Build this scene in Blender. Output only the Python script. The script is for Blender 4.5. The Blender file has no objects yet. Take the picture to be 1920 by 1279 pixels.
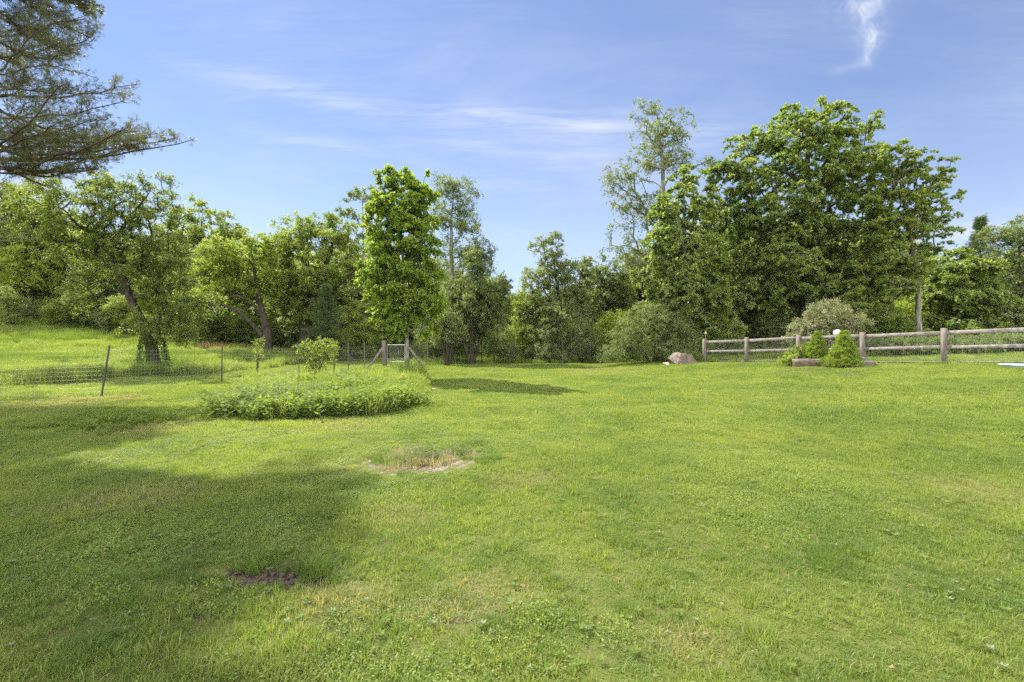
import bpy, math, random
import numpy as np
from mathutils import Vector

# ------------------------------------------------------------------ camera, sky, sun, exposure
scene = bpy.context.scene
COL = scene.collection
F = 900.0                                   # focal length in photo pixels (1920 wide)
CAMZ = 1.5
cam_d = bpy.data.cameras.new('camera')
cam_d.sensor_width = 36.0
cam_d.lens = F / 1920 * 36.0
cam_d.clip_start = 0.05
cam_d.clip_end = 3000
cam = bpy.data.objects.new('camera', cam_d)
COL.objects.link(cam)
cam.location = (0, 0, CAMZ)
cam.rotation_euler = (math.radians(90), 0, 0)
scene.camera = cam

SUN_AZ = 45.0                               # degrees left of +Y
SUN_EL = 47.0
sun_d = bpy.data.lights.new('sun', 'SUN')
sun_d.energy = 4.0
sun_d.angle = math.radians(0.55)
sun_d.color = (1.0, 0.95, 0.86)
sun = bpy.data.objects.new('sun', sun_d)
COL.objects.link(sun)
el, az = math.radians(SUN_EL), math.radians(SUN_AZ)
sdir = Vector((-math.sin(az) * math.cos(el), math.cos(az) * math.cos(el), math.sin(el)))
sun.rotation_euler = sdir.to_track_quat('Z', 'Y').to_euler()
sun.location = (-30, 30, 40)

world = bpy.data.worlds.new('World')
scene.world = world
world.use_nodes = True
wt = world.node_tree
wt.nodes.clear()


def N(t, kind, **kw):
    n = t.nodes.new(kind)
    for k, v in kw.items():
        setattr(n, k, v)
    return n


def mathn(t, op, a, b=None, c=None, clamp=False):
    n = t.nodes.new('ShaderNodeMath')
    n.operation = op
    n.use_clamp = clamp
    for i, v in enumerate((a, b, c)):
        if v is None:
            continue
        if isinstance(v, (int, float)):
            n.inputs[i].default_value = v
        else:
            t.links.new(v, n.inputs[i])
    return n.outputs[0]


def mixc(t, fac, a, b, mode='MIX'):
    n = t.nodes.new('ShaderNodeMix')
    n.data_type = 'RGBA'
    n.blend_type = mode
    n.clamp_factor = True
    for s, v in ((n.inputs[0], fac), (n.inputs[6], a), (n.inputs[7], b)):
        if isinstance(v, (int, float)):
            s.default_value = v
        elif isinstance(v, (tuple, list)):
            s.default_value = (v[0], v[1], v[2], 1)
        else:
            t.links.new(v, s)
    return n.outputs[2]


def ramp(t, fac, lo, hi):
    n = t.nodes.new('ShaderNodeMapRange')
    n.interpolation_type = 'SMOOTHSTEP'
    n.inputs[1].default_value = lo
    n.inputs[2].default_value = hi
    t.links.new(fac, n.inputs[0])
    return n.outputs[0]


SKY_STRENGTH = 0.055
sky = N(wt, 'ShaderNodeTexSky', sky_type='NISHITA', sun_disc=False)
sky.sun_elevation = el
sky.sun_rotation = -az
sky.altitude = 200
sky.air_density = 1.0
sky.dust_density = 0.0
sky.ozone_density = 1.3
gam = N(wt, 'ShaderNodeHueSaturation')
gam.inputs['Hue'].default_value = 0.505
gam.inputs['Saturation'].default_value = 1.0
gam.inputs['Value'].default_value = 1.0
wt.links.new(sky.outputs[0], gam.inputs['Color'])
base_sky = mixc(wt, 1.0, gam.outputs[0], (1.04, 1.04, 1.13), 'MULTIPLY')
base_sky = mixc(wt, 0.22, base_sky, (3.0, 4.0, 6.7))
# cirrus, fixed to directions in the world's sky (u = east/north, v = up/north)
tc = N(wt, 'ShaderNodeTexCoord')
sep = N(wt, 'ShaderNodeSeparateXYZ')
wt.links.new(tc.outputs['Generated'], sep.inputs[0])
yy = mathn(wt, 'MAXIMUM', sep.outputs[1], 0.05)
U = mathn(wt, 'DIVIDE', sep.outputs[0], yy)
V = mathn(wt, 'DIVIDE', sep.outputs[2], yy)
uv = N(wt, 'ShaderNodeCombineXYZ')
wt.links.new(U, uv.inputs[0])
wt.links.new(V, uv.inputs[1])


def noise_uv(scale, stretch, rot, detail=5, rough=0.6, dist=0.0):
    m = N(wt, 'ShaderNodeMapping')
    m.inputs['Rotation'].default_value[2] = rot
    m.inputs['Scale'].default_value = (scale, scale * stretch, 1)
    wt.links.new(uv.outputs[0], m.inputs[0])
    n = N(wt, 'ShaderNodeTexNoise')
    n.inputs['Scale'].default_value = 1
    n.inputs['Detail'].default_value = detail
    n.inputs['Roughness'].default_value = rough
    n.inputs['Distortion'].default_value = dist
    wt.links.new(m.outputs[0], n.inputs['Vector'])
    return n.outputs[0]


warp = mathn(wt, 'MULTIPLY', mathn(wt, 'SUBTRACT', noise_uv(3.0, 1.5, 0.1, 3), 0.5), 0.11)
streak = ramp(wt, noise_uv(5.0, 11, 0.13, 7, 0.68, 0.35), 0.3, 0.72)
total = mathn(wt, 'MULTIPLY', mathn(wt, 'MULTIPLY', ramp(wt, noise_uv(1.6, 2.6, 0.2, 5, 0.55), 0.35, 0.75), mathn(wt, 'ADD', streak, 0.5)), 0.13)
CL = [  # x0,y0,x1,y1 in photo pixels -> directions, width, strength
    (330, 118, 700, 205, 13, .30), (560, 180, 930, 238, 20, .22), (830, 212, 1160, 243, 13, .48),
    (1090, 235, 1420, 252, 22, .26), (790, 262, 1130, 303, 13, .34), (440, 240, 660, 282, 10, .30),
    (640, 280, 860, 292, 9, .15), (880, 345, 1050, 352, 16, .2), (1770, 445, 1960, 408, 14, .8),
    (1612, -60, 1628, 20, 32, .75), (1618, 10, 1640, 76, 17, .6), (1642, 62, 1622, 118, 9, .6), (1625, 112, 1560, 140, 6, .2),
]
fine = ramp(wt, noise_uv(26, 1.0, 0.5, 5, 0.65, 0.8), 0.25, 0.75)
for i, (x0, y0, x1, y1, w, s) in enumerate(CL):
    a = ((x0 - 960) / F, (640 - y0) / F)
    b = ((x1 - 960) / F, (640 - y1) / F)
    L = math.hypot(b[0] - a[0], b[1] - a[1])
    d = ((b[0] - a[0]) / L, (b[1] - a[1]) / L)
    mx, my = (a[0] + b[0]) / 2, (a[1] + b[1]) / 2
    du = mathn(wt, 'SUBTRACT', U, mx)
    dv = mathn(wt, 'SUBTRACT', mathn(wt, 'ADD', V, mathn(wt, 'MULTIPLY', warp, 0.35 if i < 9 else 0.5)), my)
    al = mathn(wt, 'ADD', mathn(wt, 'MULTIPLY', du, d[0]), mathn(wt, 'MULTIPLY', dv, d[1]))
    pe = mathn(wt, 'SUBTRACT', mathn(wt, 'MULTIPLY', dv, d[0]), mathn(wt, 'MULTIPLY', du, d[1]))
    q = mathn(wt, 'ADD', mathn(wt, 'POWER', mathn(wt, 'ABSOLUTE', mathn(wt, 'DIVIDE', al, L * .55)), 4.0),
              mathn(wt, 'POWER', mathn(wt, 'ABSOLUTE', mathn(wt, 'DIVIDE', pe, w * 1.5 / F)), 1.5))
    g = mathn(wt, 'MULTIPLY', mathn(wt, 'EXPONENT', mathn(wt, 'MULTIPLY', q, -1.0)), s*0.85)
    tex = streak if i < 9 else fine
    g = mathn(wt, 'MULTIPLY', g, mathn(wt, 'ADD', mathn(wt, 'MULTIPLY', tex, 1.15), 0.12))
    total = mathn(wt, 'ADD', total, g)
veil = noise_uv(1.1, 3.2, 0.16, 6, 0.6, 0.5)
total = mathn(wt, 'ADD', total, mathn(wt, 'MULTIPLY', mathn(wt, 'MULTIPLY', ramp(wt, veil, 0.42, 0.72), mathn(wt, 'SUBTRACT', 1.0, ramp(wt, V, 0.45, 0.75))), 0.32))
total = mathn(wt, 'MULTIPLY', total, ramp(wt, sep.outputs[1], 0.05, 0.3), clamp=True)
haze_f = mathn(wt, 'MULTIPLY', mathn(wt, 'SUBTRACT', 1.0, ramp(wt, sep.outputs[2], 0.02, 0.42)), 0.5)
base_sky = mixc(wt, haze_f, base_sky, (4.6, 5.5, 7.1))
skyc = mixc(wt, total, base_sky, (5.9, 6.25, 7.0))
# bright broken cloud added to the unseen sky behind the camera as front fill
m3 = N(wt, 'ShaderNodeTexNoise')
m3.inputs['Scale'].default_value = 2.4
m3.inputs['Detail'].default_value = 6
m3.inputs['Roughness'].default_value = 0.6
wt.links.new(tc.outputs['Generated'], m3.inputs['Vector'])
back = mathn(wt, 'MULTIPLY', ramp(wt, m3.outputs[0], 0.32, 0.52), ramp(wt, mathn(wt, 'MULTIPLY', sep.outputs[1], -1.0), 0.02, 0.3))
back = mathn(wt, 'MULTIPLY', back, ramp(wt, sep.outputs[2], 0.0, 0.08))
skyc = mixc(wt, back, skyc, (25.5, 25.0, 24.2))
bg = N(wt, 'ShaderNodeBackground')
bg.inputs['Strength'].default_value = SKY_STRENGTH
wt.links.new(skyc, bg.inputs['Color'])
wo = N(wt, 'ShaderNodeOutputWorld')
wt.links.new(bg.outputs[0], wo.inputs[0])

scene.view_settings.view_transform = 'Standard'
scene.view_settings.look = 'None'
scene.view_settings.exposure = 1.47
scene.view_settings.gamma = 1.0
scene.render.engine = 'CYCLES'
scene.cycles.use_denoising = False
scene.cycles.max_bounces = 9
scene.cycles.diffuse_bounces = 8
scene.cycles.glossy_bounces = 2
scene.cycles.transmission_bounces = 8
scene.cycles.caustics_reflective = False
scene.cycles.caustics_refractive = False
scene.cycles.sample_clamp_indirect = 4.0

# ------------------------------------------------------------------ helpers
rs = np.random.RandomState


def sstep(x, a, b):
    t = np.clip((np.asarray(x, float) - a) / (b - a), 0, 1)
    return t * t * (3 - 2 * t)


def softplus(x, k=1.2):
    return np.log1p(np.exp(np.clip(np.asarray(x, float) / k, -30, 30))) * k


def H(x, y):
    """height of the ground"""
    x = np.asarray(x, float); y = np.asarray(y, float)
    r = softplus(x - 4.3, 0.9) * 0.079
    r = 1.5 * np.tanh(r / 1.5)
    r *= 0.35 + 0.65 * sstep(y, -2, 9)
    hill = softplus(-x - 13.5, 2.0) * 0.120
    hill = 5.5 * np.tanh(hill / 5.5) * sstep(y, 19, 45)
    und = 0.030 * np.sin(x * 0.9 + 0.7 * y) * np.cos(y * 0.55 - 0.3 * x) + 0.017 * np.sin(2.3 * x - 1.1) * np.sin(1.7 * y + .5)
    return r + hill + und


def Hf(x, y):
    return float(H(x, y))


def P(px, py, Y):
    return np.array([(px - 960) / F * Y, Y, CAMZ + (640 - py) / F * Y])


def gy(px, py):
    """distance at which the ground shows at this place in the photo"""
    Ys = np.linspace(2, 60, 2000)
    yy_ = 640 + (CAMZ - H((px - 960)/F*Ys, Ys))/Ys*F
    k = np.argmax(yy_ <= py)
    return float(Ys[k])


def PX(px, Y):
    return (px - 960) / F * Y


def mesh_np(name, V_, quads=None, tris=None, attrs=None, smooth=False):
    me = bpy.data.meshes.new(name)
    V_ = np.asarray(V_, dtype=np.float32)
    nq = 0 if quads is None else len(quads)
    nt = 0 if tris is None else len(tris)
    me.vertices.add(len(V_))
    me.vertices.foreach_set('co', V_.ravel())
    loops = []
    if nq: loops.append(np.asarray(quads, dtype=np.int32).ravel())
    if nt: loops.append(np.asarray(tris, dtype=np.int32).ravel())
    loops = np.concatenate(loops)
    me.loops.add(len(loops))
    me.loops.foreach_set('vertex_index', loops)
    me.polygons.add(nq + nt)
    st = np.concatenate([np.arange(nq) * 4, nq * 4 + np.arange(nt) * 3]).astype(np.int32)
    me.polygons.foreach_set('loop_start', st)
    if attrs:
        for k, a in attrs.items():
            at = me.attributes.new(k, 'FLOAT', 'POINT')
            at.data.foreach_set('value', np.asarray(a, dtype=np.float32))
    me.update(calc_edges=True)
    me.validate()
    if smooth:
        me.polygons.foreach_set('use_smooth', np.ones(nq + nt, dtype=bool))
    return me


def obj(name, me, mat, parent=None, loc=None):
    o = bpy.data.objects.new(name, me)
    if mat is not None and len(me.materials) == 0:
        me.materials.append(mat)
    COL.objects.link(o)
    if parent is not None:
        o.parent = parent
    if loc is not None:
        o.location = loc
    return o


def tag(o, label=None, cat=None, group=None, kind=None):
    if label: o['label'] = label
    if cat: o['category'] = cat
    if group: o['group'] = group
    if kind: o['kind'] = kind
    return o


def thing(name, label, cat, loc, group=None):
    o = bpy.data.objects.new(name, None)
    o.empty_display_size = 0.2
    COL.objects.link(o)
    o.location = loc
    return tag(o, label, cat, group)


def dup_tree(root, loc, rotz=0, scale=1, label=None, group=None):
    r = root.copy()
    COL.objects.link(r)
    r.location = loc
    r.rotation_euler = (0, 0, rotz)
    r.scale = scale if isinstance(scale, tuple) else (scale,) * 3
    if label: r['label'] = label
    if group: r['group'] = group
    for ch in list(root.children):
        c = ch.copy()
        COL.objects.link(c)
        c.parent = r
    return r


def nrm(v):
    return v / np.maximum(np.linalg.norm(v, axis=-1, keepdims=True), 1e-9)


class Tubes:
    """collects swept tubes into one mesh"""
    def __init__(self):
        self.V = []; self.Q = []; self.n = 0

    def add(self, pts, rad, sides=6, cap=True):
        pts = np.asarray(pts, float)
        rad = np.broadcast_to(np.asarray(rad, float), (len(pts),))
        if len(pts) < 2: return
        t = np.gradient(pts, axis=0)
        t = nrm(t)
        ref = np.array([0.31, 0.17, 0.93]) if abs(t[0][2]) < 0.9 else np.array([0.95, 0.2, 0.1])
        a = nrm(np.cross(t, ref)); b = np.cross(t, a)
        ang = np.arange(sides) * 2 * math.pi / sides
        ring = pts[:, None, :] + rad[:, None, None] * (np.cos(ang)[None, :, None] * a[:, None, :] + np.sin(ang)[None, :, None] * b[:, None, :])
        m = len(pts)
        self.V.append(ring.reshape(-1, 3))
        i = np.arange(m - 1)[:, None] * sides
        j = np.arange(sides)[None, :]
        j2 = (j + 1) % sides
        q = np.stack([i + j, i + j2, i + sides + j2, i + sides + j], -1).reshape(-1, 4) + self.n
        self.Q.append(q)
        self.n += m * sides
        if cap:
            for k, row in ((0, pts[0]), (m - 1, pts[-1])):
                base = self.n - m * sides + k * sides if k else self.n - m * sides
                base = (self.n - m * sides) + k * sides
                if sides == 4:
                    self.Q.append(np.array([[base, base + 1, base + 2, base + 3]]))
        # caps for other side counts are left open at twig size

    def box(self, p0, p1, w, h, up=(0, 0, 1), bevel=0.0):
        """a beam from p0 to p1, w wide, h high"""
        p0 = np.asarray(p0, float); p1 = np.asarray(p1, float)
        d = nrm(p1 - p0)
        if abs(d @ np.asarray(up, float)) > .99: up = (0, 1, 0)
        s = nrm(np.cross(d, np.asarray(up, float)))
        u = np.cross(s, d)
        b = bevel
        prof = [(-w/2+b, -h/2), (w/2-b, -h/2), (w/2, -h/2+b), (w/2, h/2-b), (w/2-b, h/2), (-w/2+b, h/2), (-w/2, h/2-b), (-w/2, -h/2+b)] if b > 0 else \
               [(-w/2, -h/2), (w/2, -h/2), (w/2, h/2), (-w/2, h/2)]
        k = len(prof)
        L = np.linalg.norm(p1 - p0)
        if b > 0:
            st = [(0, 1 - 2*b/max(w, h)), (b, 1), (L - b, 1), (L, 1 - 2*b/max(w, h))]
        else:
            st = [(0, 1), (L, 1)]
        base = self.n
        for (z, sc) in st:
            self.V.append(np.array([p0 + d * z + s * x * sc + u * y * sc for x, y in prof]))
        self.n += k * len(st)
        for r in range(len(st) - 1):
            for j in range(k):
                j2 = (j + 1) % k
                self.Q.append(np.array([[base + r*k + j, base + r*k + j2, base + (r+1)*k + j2, base + (r+1)*k + j]]))
        for r in (0, len(st) - 1):
            o_ = base + r * k
            if k == 8:
                self.Q.append(np.array([[o_, o_+1, o_+2, o_+3], [o_, o_+3, o_+4, o_+7], [o_+4, o_+5, o_+6, o_+7]]))
            else:
                self.Q.append(np.array([[o_, o_+1, o_+2, o_+3]]))

    def mesh(self, name, smooth=True):
        return mesh_np(name, np.concatenate(self.V), quads=np.concatenate(self.Q), smooth=smooth)


# ------------------------------------------------------------------ materials
def new_mat(name):
    m = bpy.data.materials.new(name)
    m.use_nodes = True
    m.node_tree.nodes.clear()
    return m, m.node_tree


def pos_noise(t, scale, detail=3, rough=0.5, stretch=None, dist=0.0, space='world'):
    if space == 'world':
        g = N(t, 'ShaderNodeNewGeometry'); src = g.outputs['Position']
    else:
        g = N(t, 'ShaderNodeTexCoord'); src = g.outputs['Object']
    if stretch:
        m = N(t, 'ShaderNodeMapping')
        m.inputs['Scale'].default_value = stretch
        t.links.new(src, m.inputs[0]); src = m.outputs[0]
    n = N(t, 'ShaderNodeTexNoise')
    n.inputs['Scale'].default_value = scale
    n.inputs['Detail'].default_value = detail
    n.inputs['Roughness'].default_value = rough
    n.inputs['Distortion'].default_value = dist
    t.links.new(src, n.inputs['Vector'])
    return n.outputs[0]


def finish_leaf(t, col, transl=0.38, rough=0.6, tint=(1.95, 1.95, 0.75), spec=0.18):
    p = N(t, 'ShaderNodeBsdfPrincipled')
    t.links.new(col, p.inputs['Base Color'])
    p.inputs['Roughness'].default_value = rough
    p.inputs['Specular IOR Level'].default_value = spec
    tr = N(t, 'ShaderNodeBsdfTranslucent')
    tc_ = mixc(t, 1.0, col, tint, 'MULTIPLY')
    t.links.new(tc_, tr.inputs['Color'])
    mx = N(t, 'ShaderNodeMixShader')
    mx.inputs[0].default_value = transl
    t.links.new(p.outputs[0], mx.inputs[1])
    t.links.new(tr.outputs[0], mx.inputs[2])
    o = N(t, 'ShaderNodeOutputMaterial')
    t.links.new(mx.outputs[0], o.inputs['Surface'])


def leaf_mat(name, c1, c2, c3=None, transl=0.38, rough=0.5, clump=0.55, spec=0.18):
    """c1 main, c2 young/yellower leaves, c3 odd leaves; blend by per-leaf value and slow noise"""
    m, t = new_mat(name)
    a = N(t, 'ShaderNodeAttribute', attribute_name='var')
    n1 = pos_noise(t, clump, 3, 0.6)
    f = mathn(t, 'ADD', mathn(t, 'MULTIPLY', a.outputs['Fac'], 0.75), mathn(t, 'MULTIPLY', mathn(t, 'SUBTRACT', n1, 0.45), 1.5), clamp=True)
    col = mixc(t, f, c1, c2)
    if c3:
        col = mixc(t, ramp(t, a.outputs['Fac'], 0.9, 0.97), col, c3)
    finish_leaf(t, col, transl, rough, spec=spec)
    return m


def bark_mat(name, c1, c2, scale=9, moss=None):
    m, t = new_mat(name)
    n1 = pos_noise(t, scale, 5, 0.65, stretch=(1, 1, 0.25))
    n2 = pos_noise(t, scale * 0.25, 3, 0.5)
    col = mixc(t, ramp(t, n1, 0.35, 0.65), c1, c2)
    if moss:
        col = mixc(t, ramp(t, n2, 0.55, 0.7), col, moss)
    p = N(t, 'ShaderNodeBsdfPrincipled')
    t.links.new(col, p.inputs['Base Color'])
    p.inputs['Roughness'].default_value = 0.9
    p.inputs['Specular IOR Level'].default_value = 0.2
    b = N(t, 'ShaderNodeBump')
    b.inputs['Strength'].default_value = 0.8
    b.inputs['Distance'].default_value = 0.02
    t.links.new(n1, b.inputs['Height'])
    t.links.new(b.outputs[0], p.inputs['Normal'])
    o = N(t, 'ShaderNodeOutputMaterial')
    t.links.new(p.outputs[0], o.inputs['Surface'])
    return m


M = {}
M['bark'] = bark_mat('bark', (0.030, 0.024, 0.019), (0.095, 0.08, 0.065))
M['bark_grey'] = bark_mat('bark_grey', (0.11, 0.10, 0.085), (0.30, 0.28, 0.24), moss=(0.10, 0.12, 0.05))
M['bark_pale'] = bark_mat('bark_pale', (0.20, 0.19, 0.16), (0.45, 0.43, 0.38))
M['bark_pine'] = bark_mat('bark_pine', (0.05, 0.04, 0.032), (0.15, 0.12, 0.10))
M['maple'] = leaf_mat('maple_leaf', (0.130, 0.190, 0.056), (0.235, 0.295, 0.090), (0.34, 0.36, 0.18), transl=0.46, rough=0.42, spec=0.40)
M['maple_young'] = leaf_mat('maple_young_leaf', (0.145, 0.220, 0.040), (0.26, 0.335, 0.060), (0.34, 0.38, 0.09), transl=0.50)
M['maple_gold'] = leaf_mat('maple_gold_leaf', (0.140, 0.200, 0.056), (0.235, 0.29, 0.082), (0.33, 0.32, 0.12), transl=0.48, rough=0.45, spec=0.35)
M['aspen'] = leaf_mat('aspen_leaf', (0.110, 0.150, 0.066), (0.18, 0.22, 0.095), (0.28, 0.31, 0.19), transl=0.40)
M['oak'] = leaf_mat('oak_leaf', (0.145, 0.200, 0.055), (0.24, 0.29, 0.080), (0.31, 0.33, 0.14), transl=0.48)
M['apple'] = leaf_mat('apple_leaf', (0.115, 0.162, 0.044), (0.20, 0.25, 0.062), (0.27, 0.31, 0.13), transl=0.46)
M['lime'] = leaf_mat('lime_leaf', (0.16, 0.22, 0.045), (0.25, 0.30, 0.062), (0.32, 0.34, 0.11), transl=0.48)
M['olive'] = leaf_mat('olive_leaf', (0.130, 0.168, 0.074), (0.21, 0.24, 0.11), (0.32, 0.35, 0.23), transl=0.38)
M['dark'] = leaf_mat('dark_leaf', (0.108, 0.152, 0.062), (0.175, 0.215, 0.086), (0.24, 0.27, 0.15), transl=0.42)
M['viburnum'] = leaf_mat('viburnum_leaf', (0.16, 0.185, 0.10), (0.25, 0.26, 0.15), (0.40, 0.34, 0.28), transl=0.3)
M['pine'] = leaf_mat('pine_needle', (0.095, 0.110, 0.058), (0.15, 0.155, 0.078), (0.22, 0.165, 0.10), transl=0.25)
M['spruce'] = leaf_mat('spruce_needle', (0.060, 0.095, 0.042), (0.11, 0.15, 0.06), transl=0.2)
M['spruce_new'] = leaf_mat('spruce_new_needle', (0.15, 0.215, 0.038), (0.27, 0.35, 0.06), transl=0.35)
M['bed'] = leaf_mat('bed_leaf', (0.110, 0.165, 0.040), (0.20, 0.26, 0.055), (0.25, 0.29, 0.10), transl=0.42, clump=1.2, rough=0.7, spec=0.08)
M['bed_grey'] = leaf_mat('bed_grey_leaf', (0.105, 0.148, 0.060), (0.18, 0.22, 0.095), (0.27, 0.30, 0.19), transl=0.35, clump=1.2, rough=0.7, spec=0.08)
M['ivy'] = leaf_mat('ivy_leaf', (0.060, 0.10, 0.026), (0.12, 0.17, 0.04), transl=0.35)
M['petal'] = leaf_mat('petal', (0.75, 0.72, 0.70), (0.85, 0.83, 0.78), transl=0.3)


def blade_mat(name, green, yellow, dry, dry_lo=0.6, dry_hi=0.78, spots=()):
    m, t = new_mat(name)
    a = N(t, 'ShaderNodeAttribute', attribute_name='var')
    n1 = pos_noise(t, 0.42, 4, 0.6)
    n2 = pos_noise(t, 1.7, 4, 0.65, dist=0.5)
    n3 = pos_noise(t, 0.9, 5, 0.7, dist=0.8)
    n4 = pos_noise(t, 9.0, 4, 0.7)
    f = mathn(t, 'ADD', mathn(t, 'MULTIPLY', mathn(t, 'SUBTRACT', n1, 0.5), 1.7),
              mathn(t, 'MULTIPLY', mathn(t, 'SUBTRACT', n2, 0.5), 1.5))
    f = mathn(t, 'ADD', f, mathn(t, 'MULTIPLY', a.outputs['Fac'], 0.6))
    f = mathn(t, 'ADD', f, 0.18, clamp=True)
    col = mixc(t, f, green, yellow)
    d = mathn(t, 'MULTIPLY', ramp(t, n3, dry_lo, dry_hi), 0.75)
    g = N(t, 'ShaderNodeNewGeometry')
    for (sx, sy, sr, ss) in spots:
        v = N(t, 'ShaderNodeVectorMath', operation='DISTANCE')
        t.links.new(g.outputs['Position'], v.inputs[0])
        v.inputs[1].default_value = (sx, sy, Hf(sx, sy))
        dd = mathn(t, 'ADD', v.outputs['Value'], mathn(t, 'MULTIPLY', mathn(t, 'SUBTRACT', n2, 0.5), sr * 1.6))
        k = mathn(t, 'MULTIPLY', mathn(t, 'SUBTRACT', 1.0, ramp(t, dd, sr * 0.2, sr)), ss * 0.85)
        d = mathn(t, 'MAXIMUM', d, k)
    d = mathn(t, 'MULTIPLY', d, mathn(t, 'MULTIPLY', n4, 2.0))
    d = mathn(t, 'MULTIPLY', d, mathn(t, 'ADD', mathn(t, 'MULTIPLY', a.outputs['Fac'], 0.9), 0.35), clamp=True)
    col = mixc(t, d, col, dry)
    col = mixc(t, mathn(t, 'MULTIPLY', ramp(t, a.outputs['Fac'], 0.91, 0.94), 0.75), col, dry)
    finish_leaf(t, col, 0.42, 0.55, spec=0.2)
    return m


DRY = [(PX(640, 2.75), 2.75, .42, .8), (PX(865, 2.75), 2.75, .45, .85), (PX(740, 4.2), 4.2, .5, .45), (PX(250, 4.6), 4.6, .8, .5),
       (PX(980, 5.1), 5.1, .6, .5), (PX(1840, 4.6), 4.6, .7, .5), (PX(1290, 2.4), 2.4, .3, .6), (PX(760, 13.), 13., 1.6, .3), (PX(1120, 23.), 23., 3., .45),
       (PX(700, 5.9), 5.9, .8, .5), (PX(300, 8.2), 8.2, 1.2, .5), (PX(960, 2.8), 2.8, .3, .5), (PX(150, 12.), 12., 2.2, .7), (PX(640, 8.6), 8.6, 1.3, .4)]
M['lawn'] = blade_mat('lawn_blade', (0.108, 0.174, 0.042), (0.238, 0.285, 0.070), (0.34, 0.29, 0.17), 0.64, 0.82, DRY)
M['clover'] = blade_mat('clover_leaf', (0.135, 0.205, 0.042), (0.25, 0.31, 0.07), (0.32, 0.28, 0.13), 0.62, 0.8)
M['meadow'] = blade_mat('meadow_blade', (0.125, 0.190, 0.044), (0.245, 0.30, 0.075), (0.38, 0.34, 0.20), 0.52, 0.72)
M['seedhead'] = blade_mat('seedhead', (0.30, 0.24, 0.13), (0.38, 0.27, 0.17), (0.45, 0.33, 0.26), 0.4, 0.6)
M['darkgrass'] = blade_mat('dark_blade', (0.095, 0.155, 0.036), (0.155, 0.22, 0.05), (0.20, 0.19, 0.09), 0.7, 0.85)


def simple_mat(name, c1, c2, scale=6, rough=0.85, stretch=None, bump=0.3, dist=0.01, spec=0.3, detail=6, lo=0.35, hi=0.65, space='object', c3=None):
    m, t = new_mat(name)
    n1 = pos_noise(t, scale, detail, 0.65, stretch=stretch, space=space)
    col = mixc(t, ramp(t, n1, lo, hi), c1, c2)
    if c3:
        n2 = pos_noise(t, scale * 0.37, 4, 0.6, space=space)
        col = mixc(t, ramp(t, n2, 0.5, 0.68), col, c3)
    p = N(t, 'ShaderNodeBsdfPrincipled')
    t.links.new(col, p.inputs['Base Color'])
    p.inputs['Roughness'].default_value = rough
    p.inputs['Specular IOR Level'].default_value = spec
    b = N(t, 'ShaderNodeBump')
    b.inputs['Strength'].default_value = bump
    b.inputs['Distance'].default_value = dist
    t.links.new(n1, b.inputs['Height'])
    t.links.new(b.outputs[0], p.inputs['Normal'])
    o = N(t, 'ShaderNodeOutputMaterial')
    t.links.new(p.outputs[0], o.inputs['Surface'])
    return m


M['wood'] = simple_mat('weathered_wood', (0.14, 0.122, 0.11), (0.30, 0.27, 0.245), 9, 0.9, (1, 1, 1), 0.8, 0.010, c3=(0.235, 0.20, 0.175))
M['wood_post'] = simple_mat('post_wood', (0.10, 0.085, 0.073), (0.23, 0.20, 0.175), 11, 0.9, (1, 1, 0.15), 0.8, 0.010, c3=(0.16, 0.125, 0.108))
M['wood_grey'] = simple_mat('old_grey_wood', (0.15, 0.135, 0.115), (0.34, 0.31, 0.27), 12, 0.9, (1, 1, 0.12), 0.8, 0.008)
M['steel_green'] = simple_mat('green_steel', (0.006, 0.010, 0.007), (0.014, 0.018, 0.012), 20, 0.5, spec=0.5)
M['wire'] = simple_mat('galvanised_wire', (0.18, 0.19, 0.17), (0.30, 0.31, 0.29), 3, 0.45, spec=0.6)
M['wire_dark'] = simple_mat('dark_wire', (0.045, 0.05, 0.045), (0.10, 0.105, 0.10), 3, 0.5, spec=0.5)
M['rock'] = simple_mat('rock', (0.10, 0.08, 0.07), (0.25, 0.20, 0.17), 7, 0.92, bump=1.0, dist=0.05, c3=(0.25, 0.16, 0.13))
M['rock_grey'] = simple_mat('rock_grey', (0.09, 0.085, 0.08), (0.22, 0.20, 0.19), 7, 0.92, bump=1.0, dist=0.04, c3=(0.17, 0.13, 0.12))
M['rock_pale'] = simple_mat('rock_pale', (0.45, 0.42, 0.36), (0.65, 0.61, 0.53), 9, 0.92, bump=0.6, dist=0.02)
M['brick'] = simple_mat('planter_stone', (0.13, 0.098, 0.082), (0.24, 0.185, 0.155), 8, 0.9, bump=0.6, dist=0.01)
M['soil'] = simple_mat('soil', (0.05, 0.035, 0.027), (0.11, 0.08, 0.06), 20, 0.95, bump=0.9, dist=0.02)
M['clod'] = simple_mat('sand_clod', (0.15, 0.12, 0.095), (0.28, 0.24, 0.195), 20, 0.95, bump=0.5, dist=0.01)
M['clod_dark'] = simple_mat('soil_clod', (0.055, 0.042, 0.032), (0.13, 0.10, 0.076), 20, 0.95, bump=0.5, dist=0.01)
M['white_glass'] = simple_mat('white_globe', (0.78, 0.77, 0.72), (0.84, 0.83, 0.79), 2, 0.25, spec=0.6, bump=0.0)
M['blue_lid'] = simple_mat('pale_blue_lid', (0.40, 0.50, 0.66), (0.50, 0.59, 0.72), 3, 0.4, spec=0.5, bump=0.05)

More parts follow.
